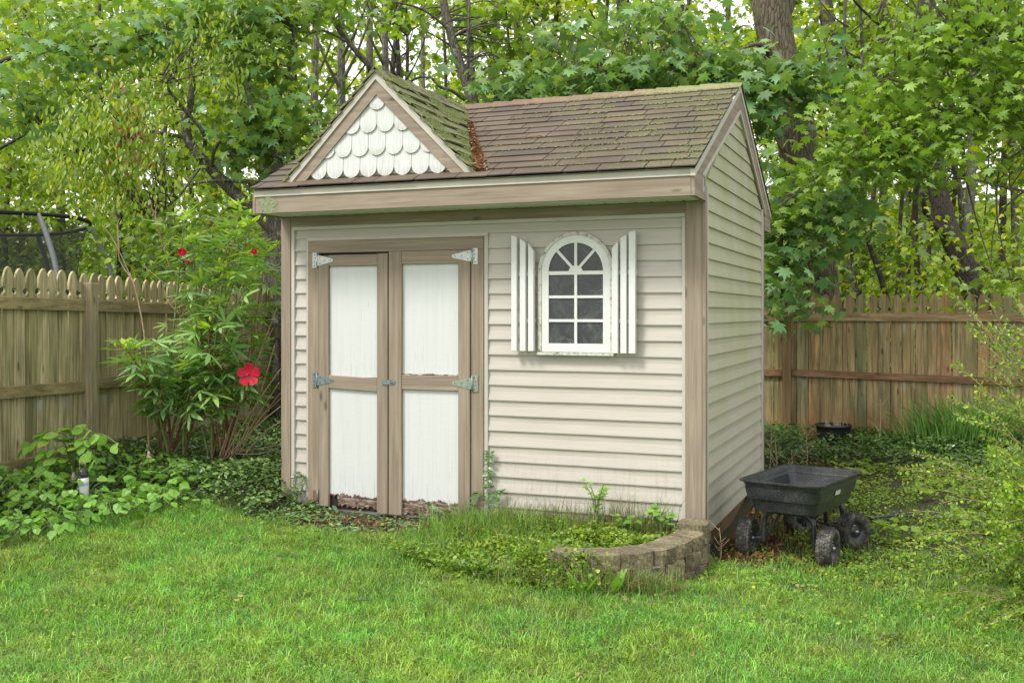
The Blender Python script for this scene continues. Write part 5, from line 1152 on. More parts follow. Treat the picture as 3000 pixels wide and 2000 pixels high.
def build_cover():
    fx = lambda y: -4.66 - .123 * (y + 1.6)       # left fence line
    def left(X, Y):
        b = np.interp(X, BX, BY); return (Y > b - .02 + RNG.normal(0, .06, len(X))) & (X > fx(Y) + .03) & ~((X > -3.11) & (Y > -.04)) & (Y < 4.5)
    X, Y = scatter(64000, (-5.2, -1.75), (-2.4, 2.6), left); k = (X < -2.9) | (RNG.random(len(X)) < np.where(X > -2.55, .30, .75) * np.where((X > -2.75) & (Y > -.16), .25, 1)); X, Y = X[k], Y[k]
    k = RNG.random(len(X)) < np.where(Y > 1.2, .5, 1.0); X, Y = X[k], Y[k]
    hm = .05 + .10 * np.clip(-2.3 - X, 0, 1) + .05 * vn(X, Y, 4, 2); hm = np.where((X < -3.3) & (Y < -.45), .05, hm)
    hm = np.where(X > -2.9, .04 + .02 * vn(X, Y, 8, 4), hm)
    lowleaves('periwinkle', 'dark glossy periwinkle carpet between left fence and shed', X, Y, gtop(X, Y), hm, T_WINKLE, .043, WINK)
    def right(X, Y):
        e = 3.1 + .5 * np.sin(X * 1.3) - .5 * (X > 1.4); return (Y > e + RNG.normal(0, .25, len(X))) & (Y < 4.98 + .075 * X)
    X, Y = scatter(34000, (-.8, 3.4), (2.2, 5.25), right); k = ((X - .36)**2 + ((Y - 4.45)/1.4)**2 > .30**2) | (RNG.random(len(X)) < .25); X, Y = X[k], Y[k]
    lowleaves('periwinkle', 'dark green periwinkle carpet at the foot of the right fence', X, Y, gtop(X, Y), .10 + .10 * vn(X, Y, 3, 5), T_WINKLE, .045, [(.03, .085, .03), (.05, .12, .035), (.04, .10, .035)])
    # clover and small weeds to the right of the shed
    def rw(X, Y):
        d = np.clip((Y + 1.6) / 2.0, 0, 1) * np.clip((X - .0) / .25, 0, 1) * np.where(Y > .5, np.clip((X - .30 - .05*Y) / .35, 0, 1), 1)
        return RNG.random(len(X)) < d * np.clip(2.1 * vn(X, Y, 4.5, 11) - .50 + .2 * (X > 1.1), .03, 1)
    X, Y = scatter(42000, (.03, 3.4), (-1.7, 3.6), rw)
    lowleaves('weeds', 'small clover and creeping weeds around the cart', X, Y, gtop(X, Y), .03 + .02 * vn(X, Y, 6, 1), T_ROUND, .023, [(.12, .23, .045), (.16, .29, .05), (.09, .19, .05), (.19, .31, .055)], 'leaf')
    X, Y = scatter(900, (.5, 2.6), (1.0, 3.2), lambda x, y: vn(x, y, 3, 14) > .4)
    lowleaves('weeds', 'broader leaved weeds behind the cart', X, Y, gtop(X, Y) + .03, .10, T_HEART, .07, [(.10, .21, .045), (.13, .26, .05)], 'leaf')
    # lawn clover
    X, Y = scatter(16000, (-4, 3), (-3.6, 0), lambda x, y: (y < np.interp(x, BX, BY)) & ~in_bed(x, y) & (vn(x, y, 2.4, 21) > .52))
    lowleaves('clover', 'patches of clover in the lawn', X, Y, gtop(X, Y) + .01, .03, T_ROUND, .018, [(.10, .21, .05), (.13, .25, .05)], 'leaf')
    # overgrown bed
    def bd(X, Y): return in_bed(X, Y) & (Y < -.03) & (RNG.random(len(X)) < .35 + vn(X, Y, 5, 3))
    X, Y = scatter(42000, (-1.7, .1), (-1.25, -.03), bd)
    hm = .03 + .08 * vn(X, Y, 6, 6); hm = np.where(Y < -.75, hm, hm * .9); k = ~((X > -.35) & (Y > -.55) & (RNG.random(len(X)) < .75)); X, Y, hm = X[k], Y[k], hm[k]
    lowleaves('weeds', 'yellow green weeds overgrowing the bed behind the stones', X, Y, bed_z(X, Y), hm, T_ROUND, .020, [(.10, .22, .04), (.15, .27, .045), (.08, .17, .04), (.18, .28, .05), (.05, .12, .03)], 'leaf', up=.8, var=.35)
    # weeds spilling over the bank, left of the stones
    X, Y = scatter(9000, (-1.75, -.45), (-1.5, -.9), lambda x, y: (((x + .95) / .75) ** 2 + ((y + .85) / .42) ** 2 < 1) & (RNG.random(len(x)) < .8))
    lowleaves('weeds', 'clover mound spilling from the bed onto the lawn', X, Y, np.maximum(bed_z(X, Y), gtop(X, Y)), .09, T_ROUND, .024, [(.09, .21, .04), (.13, .25, .045), (.06, .14, .035)], 'leaf', up=.8, var=.35)
    X, Y = scatter(5200, (-.80, -.25), (-1.32, -1.10), lambda x, y: (RNG.random(len(x)) < np.clip((-.22 - x)/.4, 0, 1)))
    zz = gtop(X, Y) + (.19 * np.clip(1 - np.abs(Y + 1.17)/.13, 0, 1)) * RNG.random(len(X))
    lowleaves('weeds', 'weeds draped over the left end of the stone edging', X, Y, zz, .05, T_ROUND, .020, [(.10, .22, .04), (.15, .27, .045), (.07, .16, .035)], 'leaf', up=.6, var=.35)
    # long grass of the bed
    n = 5200; X = RNG.normal(-1.26, .24, n); Y = -.05 - np.abs(RNG.normal(0, .38, n)); k = (X > -1.75) & (X < -.3) & (Y > -1.35); X, Y = X[k], Y[k]; n = len(X)
    t = np.array([.18, .32, .055]) * RNG.uniform(.6, 1.4, (n, 1)); dr = RNG.random(n) < .14; t[dr] = np.array([.34, .27, .14]) * RNG.uniform(.6, 1.1, (dr.sum(), 1))
    blades('long_grass', X, Y, bed_z(X, Y), (.05 + .15 * RNG.random(n) ** 2.2) * (.6 + .8*vn(X, Y, 7, 4)), .0050, t, label='long tufted grass at the left end of the bed', bend=.9)
    n = 2800; X = RNG.uniform(-1.3, -.15, n); Y = -.04 - np.abs(RNG.normal(0, .16, n)); t = np.where(RNG.random((n, 1)) < .45, [[.30, .22, .13]], [[.16, .26, .07]]) * RNG.uniform(.6, 1.2, (n, 1))
    blades('dry_grass', X, Y, bed_z(X, Y), .04 + .25 * RNG.random(n) ** 3.2, .0034, t, label='dry reddish grass stalks leaning on the siding', bend=1.0)
    n = 4200; X = .1 - .95*RNG.random(n)**.8; Y = -1.21 + .45 * np.clip(X + .3, 0, 1) + RNG.normal(0, .05, n); t = np.where(RNG.random((n, 1)) < .4, [[.32, .25, .13]], [[.18, .32, .07]]) * RNG.uniform(.6, 1.2, (n, 1))
    blades('long_grass', X, Y, gtop(X, Y), .06 + .13 * RNG.random(n) ** 2, .0045, t, label='limp long grass against the foot of the stone edging', bend=1.3)
    # sparse tall blades in the lawn right of the cart and weeds zone
    n = 9000; X = RNG.uniform(.1, 3.3, n); Y = RNG.uniform(-1.2, 2.6, n); k = vn(X, Y, 3, 17) > .45; X, Y = X[k], Y[k]; n = len(X)
    blades('long_grass', X, Y, gtop(X, Y), .05 + .10 * RNG.random(n) ** 2, .004, np.array([.18, .32, .055]) * RNG.uniform(.6, 1.3, (n, 1)), label='thin grass among the weeds by the cart', bend=.9)
    # dead leaves and bark bits on bare soil
    n = 3200; X = np.abs(RNG.normal(0, .35, n)) + .05; Y = RNG.uniform(-.2, 3.6, n); t = np.array([.15, .075, .035]) * RNG.uniform(.3, 1.8, (n, 1)); t[RNG.random(n) < .03] = (.42, .24, .07)
    o = flakes(n, np.stack([X, Y, gtop(X, Y) + .008 + RNG.random(n) * .012], 1), .020, t, M['litter'], 'leaf_litter', None, 2.2); tag(o, 'brown leaf litter on bare soil beside the shed')
    n = 2600; X = RNG.uniform(-4, 3, n); Y = RNG.uniform(-3.6, -.6, n); k = (vn(X, Y, 2.2, 31) > .55) & ~in_bed(X, Y) & (Y < np.interp(X, BX, BY)); X, Y = X[k], Y[k]; n = len(X); t = np.array([.34, .25, .12]) * RNG.uniform(.4, 1.4, (n, 1))
    o = flakes(n, np.stack([X, Y, gtop(X, Y) + .016 + RNG.random(n) * .02], 1), .011, t, M['litter'], 'thatch', None, .6); tag(o, 'bits of dry thatch and clippings in the lawn')
    n = 2500; X = RNG.uniform(-2.9, -1.4, n); Y = -.05 - np.abs(RNG.normal(0, .25, n)) - .1; t = np.array([.22, .13, .07]) * RNG.uniform(.4, 1.7, (n, 1))
    o = flakes(n, np.stack([X, Y, gtop(X, Y) + .006 + RNG.random(n) * .01], 1), .014, t, M['litter'], 'leaf_litter', None, 2.2); tag(o, 'rotten wood crumbs and dry bits under the doors')
build_cover()

# ------------------------------------------------------------------ stone edging
def block(name, c, ax, nx_, L_, Dp, Hh, parent, z0):
    "split faced block: centre of its front top edge c, ax along, nx_ outward"
    nu, nv, nw = 7, 5, 4; V = []; idx = {}; F = []
    def vert(i, j, k):
        if (i, j, k) in idx: return idx[(i, j, k)]
        u = i / (nu-1); v = j / (nv-1); w = k / (nw-1)
        x = (u - .5) * L_ * (1 - .16 * v); y = -v * Dp; z = z0 + w * Hh
        rnd = random.uniform(-.0038, .0038)
        if k == nw-1 and j == 0: z -= .003; y -= .002
        if i in (0, nu-1) and j == 0: y -= .016
        bulge = .012 * (1 - (2*u - 1)**2) * (1 - v)
        y += bulge + (rnd * 1.6 if j == 0 else 0); x += rnd * .5; z += (rnd*.7 if k == nw-1 else 0)
        idx[(i, j, k)] = len(V); V.append((c[0] + ax[0]*x + nx_[0]*y, c[1] + ax[1]*x + nx_[1]*y, z)); return idx[(i, j, k)]
    for k in range(nw-1):
        for i in range(nu-1):
            F.append((vert(i,0,k), vert(i+1,0,k), vert(i+1,0,k+1), vert(i,0,k+1))); F.append((vert(i,nv-1,k), vert(i,nv-1,k+1), vert(i+1,nv-1,k+1), vert(i+1,nv-1,k)))
        for j in range(nv-1):
            F.append((vert(0,j,k), vert(0,j,k+1), vert(0,j+1,k+1), vert(0,j+1,k))); F.append((vert(nu-1,j,k), vert(nu-1,j+1,k), vert(nu-1,j+1,k+1), vert(nu-1,j,k+1)))
    for i in range(nu-1):
        for j in range(nv-1): F.append((vert(i,j,nw-1), vert(i+1,j,nw-1), vert(i+1,j+1,nw-1), vert(i,j+1,nw-1)))
    o = obj(name, V, F, M['stone'], parent); fixn(o.data)
def build_stones():
    t = thing('stone_edging', 'curved low edging of tan split concrete blocks around the bed', 'retaining wall', (-.3, -.95, -.3))
    P = smooth_path([(.060, -.11), (.068, -.302), (.058, -.507), (.020, -.69), (-.046, -.885), (-.15, -1.035), (-.285, -1.125), (-.43, -1.165), (-.56, -1.18), (-.62, -1.18)], 8)
    P = np.array(P); seg = np.linalg.norm(np.diff(P, axis=0), axis=1); cs = np.concatenate([[0], np.cumsum(seg)])
    def loc(s): x = np.interp(s, cs, P[:, 0]); y = np.interp(s, cs, P[:, 1]); return np.array([x, y])
    for course, (z0, off, push) in enumerate([(-.172, .0, 0.0), (-.258, .11, .014), (-.344, .02, .022)]):
        s = off
        while s + .2 < cs[-1]:
            w = random.uniform(.205, .225); a = loc(s + .012); b = loc(s + w - .012); ax = (b - a) / np.linalg.norm(b - a); nx_ = np.array([ax[1], -ax[0]])
            if nx_ @ (a - np.array([-.7, -.2])) < 0: nx_ = -nx_
            c = (a + b) / 2 + nx_ * (push + random.uniform(-.006, .006)); lift = .030 if (s < .05 and course == 0) else 0
            block('edging_block', c, ax, nx_, w - .012, .165, .083 + lift + random.uniform(-.003, .003), t, z0)
            s += w
build_stones()
# ------------------------------------------------------------------ garden cart
def poly_mats():
    m, nt, b = mat('black_tub_plastic'); co = coords(nt); n = noise(nt, co, 90, 4, .8); n2 = noise(nt, co, 6, 5, .7)
    s = math_(nt, 'MULTIPLY', n2, 0, .5); s = math_(nt, 'ADD', n, 0, b=s); r = ramp(nt, s, 0, [(.72, (.028, .029, .032)), (.84, (.052, .054, .060)), (.98, (.13, .135, .14))]); L(nt, r, 0, b, 'Base Color')
    ro = ramp(nt, n2, 0, [(.35, .22), (.7, .5)]); L(nt, ro, 0, b, 'Roughness'); bump(nt, b, n, 0, .25, .003); M['tub'] = m
    m, nt, b = mat('muddy_rubber'); co = coords(nt); n = noise(nt, co, 22, 6, .75); r = ramp(nt, n, 0, [(.36, (.018, .018, .018)), (.50, (.055, .052, .046)), (.66, (.19, .175, .14))]); L(nt, r, 0, b, 'Base Color'); b.inputs['Roughness'].default_value = .75; M['rubber'] = m
    M['blackmetal'] = simple('wet_black_steel', (.06, .064, .072), .35, .3, .3, 50, .15)
poly_mats()
def rrect(hw, hl, r, n=6):
    P = []
    for cx, cy, a0 in ((hw - r, hl - r, 0), (-(hw - r), hl - r, 90), (-(hw - r), -(hl - r), 180), (hw - r, -(hl - r), 270)):
        for a in np.linspace(R(a0), R(a0 + 90), n): P.append((cx + r*math.cos(a), cy + r*math.sin(a)))
    return P
def loft(levels, close_last=True):
    V = []; F = []; k = None
    for (z, hw, hl, r) in levels:
        p = rrect(hw, hl, r); k = len(p); V += [(x, y, z) for x, y in p]
    for i in range(len(levels) - 1):
        for j in range(k): F.append((i*k+j, i*k+(j+1) % k, (i+1)*k+(j+1) % k, (i+1)*k+j))
    F.append(tuple(range(k))[::-1]); F.append(tuple(range((len(levels)-1)*k, len(levels)*k))); return V, F
def build_cart():
    ang = R(-14.5); z0 = -.372
    root = thing('garden_cart', 'black plastic tub garden cart with four knobbly pneumatic wheels beside the shed', 'garden cart', (.4485, .28, z0))
    ca, sa = math.cos(ang), math.sin(ang)
    def T(p): return (.470 + p[0]*ca - p[1]*sa, .28 + p[0]*sa + p[1]*ca, z0 + p[2])
    ox, oy = .035, .165
    def TT(V): return [T((x + ox, y + oy, z)) for x, y, z in V]
    lv = [(.335, .185, .315, .05), (.340, .200, .330, .06), (.412, .222, .356, .06), (.416, .232, .366, .06), (.484, .243, .383, .06), (.487, .239, .379, .06), (.492, .240, .381, .06), (.520, .252, .396, .06),
          (.522, .268, .412, .07), (.532, .270, .414, .07), (.534, .262, .406, .065), (.526, .246, .390, .06), (.488, .238, .380, .055), (.482, .222, .364, .05), (.405, .208, .348, .05), (.350, .190, .322, .05)]
    V, F = loft(lv); o = obj('tub', TT(V), F, M['tub'], root, True); fixn(o.data)
    o.data.polygons.foreach_set('use_smooth', [True]*len(o.data.polygons))
    try: 
        m_ = o.modifiers.new('edges', 'EDGE_SPLIT'); m_.split_angle = R(38)
    except Exception: pass
    V, F = loft([(.37, .014, .02, .008), (.43, .010, .014, .006)]); obj('tub_rib', [T((x + ox + .15, y + oy + .02, z)) for x, y, z in V], F, M['tub'], root, True)
    # label plate on the tub's right side
    V, F = prismv([(.2395, -.075, .437), (.2395, .005, .437), (.2445, .005, .463), (.2445, -.075, .463)], (.004, 0, 0)); o = obj('label_plate', TT(V), F, M['white'], root); fixn(o.data)
    V, F = prismv([(.2442, -.066, .446), (.2442, -.004, .446), (.2450, -.004, .449), (.2450, -.066, .449)], (.0008, 0, 0)); o = obj('label_print', TT(V), F, simple('grey_print', (.25, .26, .26)), root); fixn(o.data)
    # frame: bent tube yokes front and rear, two rails, axles
    def yoke(y, w, nm='frame'):
        P = [(-w - .006, y, .10), (-w, y, .19), (-w + .004, y, .255), (-w + .03, y, .292), (-w + .07, y, .306), (0, y + .0, .310), (w - .07, y, .306), (w - .03, y, .292), (w - .004, y, .255), (w, y, .19), (w + .006, y, .10)]
        S = smooth_path([T(p) for p in P], 4); V, F = tubev(S, .0165, 10); obj(nm, V, F, M['blackmetal'], root, True)
    yoke(.03, .162); yoke(.66, .13)
    for s in (-1, 1):
        V, F = tubev([T((s*.11 + ox, .03, .318)), T((s*.11 + ox, .35, .325)), T((s*.11 + ox, .66, .322))], .011, 8); obj('frame_rail', V, F, M['blackmetal'], root, True)
        V, F = tubev([T((s*.155, .04, .14)), T((s*.12, .16, .25)), T((s*.11 + ox, .26, .315))], .009, 8); obj('brace', V, F, M['blackmetal'], root, True)
    for s in (-1, 1):
        V, F = tubev([T((s*.26, .0, .128)), T((s*.21, .01, .128)), T((s*.165, .03, .128))], .010, 8); obj('axle', V, F, M['blackmetal'], root, True)
    def wheel(c, yaw, hub_in):
        """c local centre; axle direction at yaw from local x"""
        ax = np.array([math.cos(yaw), math.sin(yaw), 0]); fw = np.array([-math.sin(yaw), math.cos(yaw), 0]); up = np.array([0, 0, 1.]); c = np.array(c)
        w = part_empty('wheel', root, T(c))
        def P(a, r, x): return T(c + fw*(r*math.cos(a)) + up*(r*math.sin(a)) + ax*x)
        prof = [(.064, -.030), (.074, -.042), (.096, -.047), (.112, -.043), (.122, -.030), (.1255, -.010), (.1255, .010), (.122, .030), (.112, .043), (.096, .047), (.074, .042), (.064, .030)]
        n = 32; V = []; F = []; k = len(prof)
        for i in range(n):
            a = 2*math.pi*i/n; V += [P(a, r, x) for r, x in prof]
        for i in range(n):
            for j in range(k): F.append((i*k+j, i*k+(j+1) % k, ((i+1) % n)*k+(j+1) % k, ((i+1) % n)*k+j))
        ty = obj('tyre', V, F, M['rubber'], w, True); fixn(ty.data)
        V = []; F = []
        rows = [(-.036, .012, .1185), (-.0225, .011, .1245), (-.0075, .0115, .1265), (.0075, .0115, .1265), (.0225, .011, .1245), (.036, .012, .1185)]
        nn = 34
        for ri, (x, hw2, r) in enumerate(rows):
            tilt = .09 * x / .036
            for i in range(nn):
                a0 = 2*math.pi*(i + (.5 if ri % 2 else 0))/nn; a1 = a0 + 2*math.pi/nn*(.74 if ri % 3 else .55); b = len(V)
                for rr in (r - .004, r + .0035):
                    for a, xx in ((a0, x - hw2*.52), (a1, x - hw2*.52), (a1, x + hw2*.52), (a0, x + hw2*.52)):
                        dr = -.10 * max(0, abs(xx) - .02); V.append(P(a, rr + dr, xx))
                F += [tuple(q + b for q in f) for f in BOXF]
        o = obj('tread_blocks', V, F, M['rubber'], w); o['kind'] = 'stuff'; fixn(o.data)
        # rim with dished face
        prof = [(.012, .034), (.022, .034), (.026, .020), (.050, .014), (.060, .022), (.066, .034), (.068, .034), (.068, -.034), (.066, -.034), (.060, -.022), (.050, -.014), (.026, -.020), (.022, -.034), (.012, -.034)]
        V = []; F = []; k = len(prof); n = 24
        for i in range(n):
            a = 2*math.pi*i/n; V += [P(a, r, x) for r, x in prof]
        for i in range(n):
            for j in range(k): F.append((i*k+j, i*k+(j+1) % k, ((i+1) % n)*k+(j+1) % k, ((i+1) % n)*k+j))
        o = obj('rim', V, F, M['blackmetal'], w, True); fixn(o.data)
        V, F = tubev([P(0, 0, -.045), P(0, 0, 0), P(0, 0, .045)], .008, 8); obj('axle_nut', V, F, M['galv'], w, True)
        V, F = tubev([P(2.0, .046, .012), P(2.0, .046, .026), P(2.0, .046, .036)], .004, 6); obj('valve', V, F, M['galv'], w, True)
    wheel((-.262, 0, .128), R(4), 1); wheel((.262, 0, .128), R(3), -1)
    C2 = np.array([.0, .70, .128]); ya = R(-27); w2 = .25
    for s in (-1, 1): wheel(tuple(C2 + np.array([math.cos(ya), math.sin(ya), 0]) * s * w2), ya, s)
    a = C2 - np.array([math.cos(ya), math.sin(ya), 0])*w2; b = C2 + np.array([math.cos(ya), math.sin(ya), 0])*w2
    V, F = tubev([T(a), T(C2), T(b)], .011, 8); obj('axle', V, F, M['blackmetal'], root, True)
    V, F = tubev([T(C2), T(C2 + np.array([0, 0, .1])), T(C2 + np.array([0, -.0, .19]))], .014, 8); obj('steering_post', V, F, M['blackmetal'], root, True)
    # handle lying on the ground towards the right
    e = at(2632, 1541, 8.0); s0 = np.array(T(C2)); e = np.array([1.10, 1.50, g1(1.1, 1.5) + .09]); mid = s0 + (e - s0)*.55
    o = tube('handle', [s0, mid, e], .011, M['blackmetal'], root, 8)
    V, F = tubev([mid + (e-mid)*.05, mid + (e-mid)*.12, mid + (e-mid)*.18], .0145, 10); obj('handle_sleeve', V, F, M['blackmetal'], root, True)
    d = (e - s0) / np.linalg.norm(e - s0); q = np.array([-d[1], d[0], 0]); tube('grip', smooth_path([e, e + q*.055 + d*.01, e + q*.055 + d*.09, e - q*.055 + d*.09, e - q*.055 + d*.01, e], 3), .010, M['tub'], root, 8)
build_cart()

# ------------------------------------------------------------------ rosemallow shrub with crimson flowers
def palm_template():
    V = []; F = []
    for a, l in ((0, 1.0), (38, .88), (-38, .88), (80, .60), (-80, .60)):
        ca, sa = math.cos(R(a)), math.sin(R(a)); b = len(V)
        half = [(0, 0), (.055, .18), (.088, .42), (.062, .72), (0, 1.0)]; p = sym(half)
        for x, y in p:
            x *= l; y *= l; z = -.55*abs(x) - .32*y*y; V.append((x*ca + y*sa, .30 + (-x*sa + y*ca)*.72, z))
        F.append(tuple(range(b, b + len(p))))
    b = len(V); V += [(-.006, 0, 0), (.006, 0, 0), (.006, .31, 0), (-.006, .31, 0)]; F.append((b, b+1, b+2, b+3))
    return np.array(V), F
def flower(parent, c, face, size, nm='flower', tight=0.0):
    "five broad overlapping petals round a pale centre; face = direction the flower looks at"
    f = part_empty(nm, parent, c); face = np.array(face, float); face /= np.linalg.norm(face)
    a = np.cross(face, [0, 0, 1.]); a /= np.linalg.norm(a); b = np.cross(a, face)
    for k in range(5):
        t = 2*math.pi*k/5 + .3; d = a*math.cos(t) + b*math.sin(t); s = np.cross(face, d); V = []
        P = sym([(0, .04), (.16, .25), (.36, .55), (.42, .80), (.26, 1.0), (0, .95)])
        for x, y in P:
            cup = .25*(y**2)*(1 - 2*tight) + .18*x*x + random.uniform(-.02, .02); out = y*(1 - tight); V.append(np.array(c) + size*(s*x*(1 - tight*.6) + d*out + face*(cup + tight*y*.9)) - face*size*.02*k)
        n = len(V); V.append(np.mean(V, axis=0) - face*size*.05); obj('petal', V, [(i, (i+1) % n, n) for i in range(n)], M['red'], f, True)
    tube('stamen', [np.array(c), np.array(c) + face*size*.4, np.array(c) + face*size*.62], size*.035, M['pink'], f, 6)
def build_hibiscus():
    root = thing('rosemallow_shrub', 'tall leafy green shrub with crimson flowers between the left fence and the shed', 'shrub', at(600, 1345, 8.2))
    tips = [(540, 640), (560, 700), (700, 600), (735, 655), (690, 690), (780, 740), (655, 790), (590, 850), (365, 1015), (400, 1075), (470, 1090), (745, 1010), (775, 900), (690, 1095), (610, 960), (510, 1010), (640, 1180), (745, 1130), (430, 1010), (700, 880), (660, 1060), (560, 1130)]
    P = []; TP = []; NR = []; S = []; tipl = []
    for i, (u, v) in enumerate(tips):
        Zt = 8.15 + random.uniform(-.38, .3) - (.15 if v > 950 else 0); ub = random.choice([470, 500, 530, 600, 630, 660]) + random.uniform(-10, 10)
        if u < 480: ub = random.uniform(470, 520)
        b = at(ub, 1340, 8.2 + random.uniform(-.1, .15)); b[2] = g1(b[0], b[1]) - .02; t = at(u, v, Zt)
        m = (b + t)/2 + np.array([random.uniform(-.05, .05), random.uniform(-.05, .05), .10 if v > 950 else .0]); S_ = smooth_path([b, m, t], 10)
        h = len(S_)*2//5; V, F = tubev(S_, np.linspace(.011, .0035, len(S_)), 6); obj('stem', V, F, M['cane_brown'] if i % 3 else M['green_stem'], root, True)
        ln = np.linalg.norm(t - b); nl = int(14 + 17*ln)
        for k in range(nl):
            q = .34 + .66*(k / nl)**.85; j = min(len(S_)-2, int(q*(len(S_)-1))); p = S_[j] + (S_[j+1]-S_[j])*random.random()
            if p[2] < .38: continue
            a = random.uniform(0, 2*math.pi); out = np.array([math.cos(a), math.sin(a), random.uniform(.0, .7)]); P.append(p + out*random.uniform(0, .10)); TP.append(out + np.array([0, 0, -.15 if q < .85 else .35])); NR.append([-.25*out[0], -.25*out[1], 1.0]); S.append(random.uniform(.14, .24) * (1 - .45*(q > .93)))
        tipl.append(t)
    P = np.array(P); NR = np.array(NR) + RNG.normal(0, .35, (len(P), 3)); Rm = frames(np.array(TP), NR); S = np.array(S)
    V, F = palm_template(); me = mesh('palm_leaf', V, F, M['hib_leaf'])
    d = (P[:, :2] - CAM[:2]) @ FW; order = np.argsort(-S/d*(1 + .3*RNG.random(len(P)))); o3 = order[:300]; leafparts('leaf', me, P[o3], Rm[o3], S[o3], root)
    rest = order[300:]
    if len(rest):
        n = len(rest); VV = leafverts(V, P[rest], Rm[rest], S[rest]); m = len(V); Fi = np.concatenate([np.array(f) for f in F]); npf = np.tile([len(f) for f in F], n)
        Fa = (np.arange(n)[:, None]*m + Fi[None]).ravel(); o = fobj('foliage', VV, Fa, npf, M['leaf'], root, np.repeat(tints(n, [(.09, .185, .06), (.12, .23, .07)]), len(F), 0)); o['kind'] = 'stuff'
    for (u, v, s, tg, fc) in ((730, 1098, .085, 0, (.35, -.9, .15)), (536, 735, .060, .45, (.3, -.7, -.4)), (552, 762, .045, .6, (.1, -.5, -.7)), (748, 742, .07, .7, (.3, -.8, .3))): flower(root, at(u, v, 7.55 if v < 1000 else 7.66), fc, s, 'flower', tg)
    # pale buds and young lime shoots at the tops
    ml = leafmesh(T_OVAL, M['lime_leaf'], 'young_leaf'); tl = []; 
    for t in tipl[:7] + [tipl[8], tipl[11], tipl[14]]:
        n = 9; a = RNG.uniform(0, 2*np.pi, n); tip = np.stack([np.cos(a), np.sin(a), RNG.uniform(.1, 1.3, n)], 1); leafparts('young_leaf', ml, t + RNG.normal(0, .015, (n, 3)), frames(tip, np.tile([0, 0, 1.], (n, 1)) + RNG.normal(0, .4, (n, 3))), RNG.uniform(.07, .13, n), root)
        for k in range(2):
            c = t + RNG.normal(0, .04, 3); V, F = tubev([c, c + [0, 0, .012], c + [0, 0, .028], c + [.001, 0, .04]], [.004, .011, .010, .002], 8); obj('bud', V, F, M['lime_leaf'], root, True)
    # cut brown stubs at the foot
    for u in (455, 478, 500, 640, 668):
        b = at(u + random.uniform(-6, 6), 1345, 8.2); b[2] = g1(b[0], b[1]); t = at(u + random.uniform(-50, 40), 1345 - random.uniform(70, 190), 8.2 + random.uniform(-.1, .2)); V, F = tubev(smooth_path([b, (b+t)/2 + [.01, 0, 0], t], 4), np.linspace(.014, .010, 9), 7); obj('stem', V, F, M['cane_brown'], root, True)
build_hibiscus()
def build_canes():
    root = thing('bare_cane_shrub', 'bare tan canes arching right from the shrub foot against the shed corner', 'shrub', at(700, 1340, 8.0))
    for (u0, v0, u1, v1, u2, v2) in ((650, 1350, 740, 1200, 822, 1080), (660, 1345, 750, 1240, 822, 1150), (670, 1345, 745, 1255, 822, 1190), (700, 1330, 760, 1230, 824, 1165), (710, 1340, 770, 1270, 822, 1235), (640, 1345, 700, 1180, 800, 960), (660, 1340, 720, 1150, 812, 900),
                                     (650, 1320, 735, 1318, 822, 1300), (655, 1325, 750, 1330, 815, 1312), (700, 1310, 760, 1210, 818, 1120), (680, 1335, 700, 1200, 735, 1080), (690, 1335, 760, 1160, 805, 1010)):
        Z0, Z1 = 8.1, 7.95 + random.uniform(-.1, .25)
        tube('cane', smooth_path([at(u0, v0, Z0), at(u1, v1, (Z0+Z1)/2), at(u2, v2, Z1)], 7), np.linspace(.006, .0032, 15), M['cane'], root, 6)
build_canes()
def build_dead():
    root = thing('bare_sapling', 'leafless pale sapling with forked twigs in front of the left fence', 'shrub', at(430, 1330, 8.1))
    S = smooth_path([at(436, 1335, 8.1), at(432, 1180, 8.1), at(425, 1000, 8.1), at(400, 860, 8.1), at(380, 800, 8.1)], 5); tube('stem', S, np.linspace(.010, .005, len(S)), M['cane'], root, 6)
    S = smooth_path([at(535, 1330, 8.2), at(534, 1000, 8.2), at(520, 850, 8.2), at(490, 760, 8.2), at(465, 680, 8.2), at(440, 590, 8.2)], 5); tube('stem', S, np.linspace(.009, .003, len(S)), M['cane_brown'], root, 6)
    for q in ([(528, 920), (490, 880), (484, 830), (515, 852)], [(515, 852), (470, 820), (422, 779)], [(388, 830), (370, 780), (330, 700), (300, 660)], [(384, 815), (350, 760), (345, 690)], [(350, 740), (345, 660), (352, 640)], [(480, 730), (500, 700), (520, 690)], [(460, 670), (455, 620), (462, 600)], [(530, 930), (545, 905), (556, 893)]):
        S = smooth_path([at(u, v, 8.15) for u, v in q], 4); tube('twig', S, np.linspace(.005, .002, len(S)), M['cane'], root, 5)
build_dead()

# ------------------------------------------------------------------ left bed plants
def arching(name, label, cat, base, stems, T, mt, size, per, stem_m='green_stem', group=None, wr=(.8, 1.1), pair=True):
    root = thing(name, label, cat, base, group); me = leafmesh(T, M[mt]); P = []; TP = []; NR = []; S = []
    for pts in stems:
        Q = smooth_path(pts, 6); V, F = tubev(Q, np.linspace(.005, .002, len(Q)), 6); obj('stem', V, F, M[stem_m], root, True)
        for k in range(per):
            q = .3 + .7*(k + .5)/per; j = min(len(Q)-2, int(q*(len(Q)-1))); d = Q[j+1]-Q[j]; d /= np.linalg.norm(d); sd = np.cross(d, [0, 0, 1.]); sd /= np.linalg.norm(sd) + 1e-6; sd *= (-1)**k
            P.append(Q[j] + (Q[j+1]-Q[j])*random.random()); TP.append(sd + d*.6 + np.array([0, 0, random.uniform(-.5, .1)])); NR.append(np.array([0, 0, 1.]) + np.random.default_rng(k).normal(0, .25, 3)); S.append(size*random.uniform(*wr))
    leafparts('leaf', me, np.array(P), frames(np.array(TP), np.array(NR)), np.array(S), root); return root
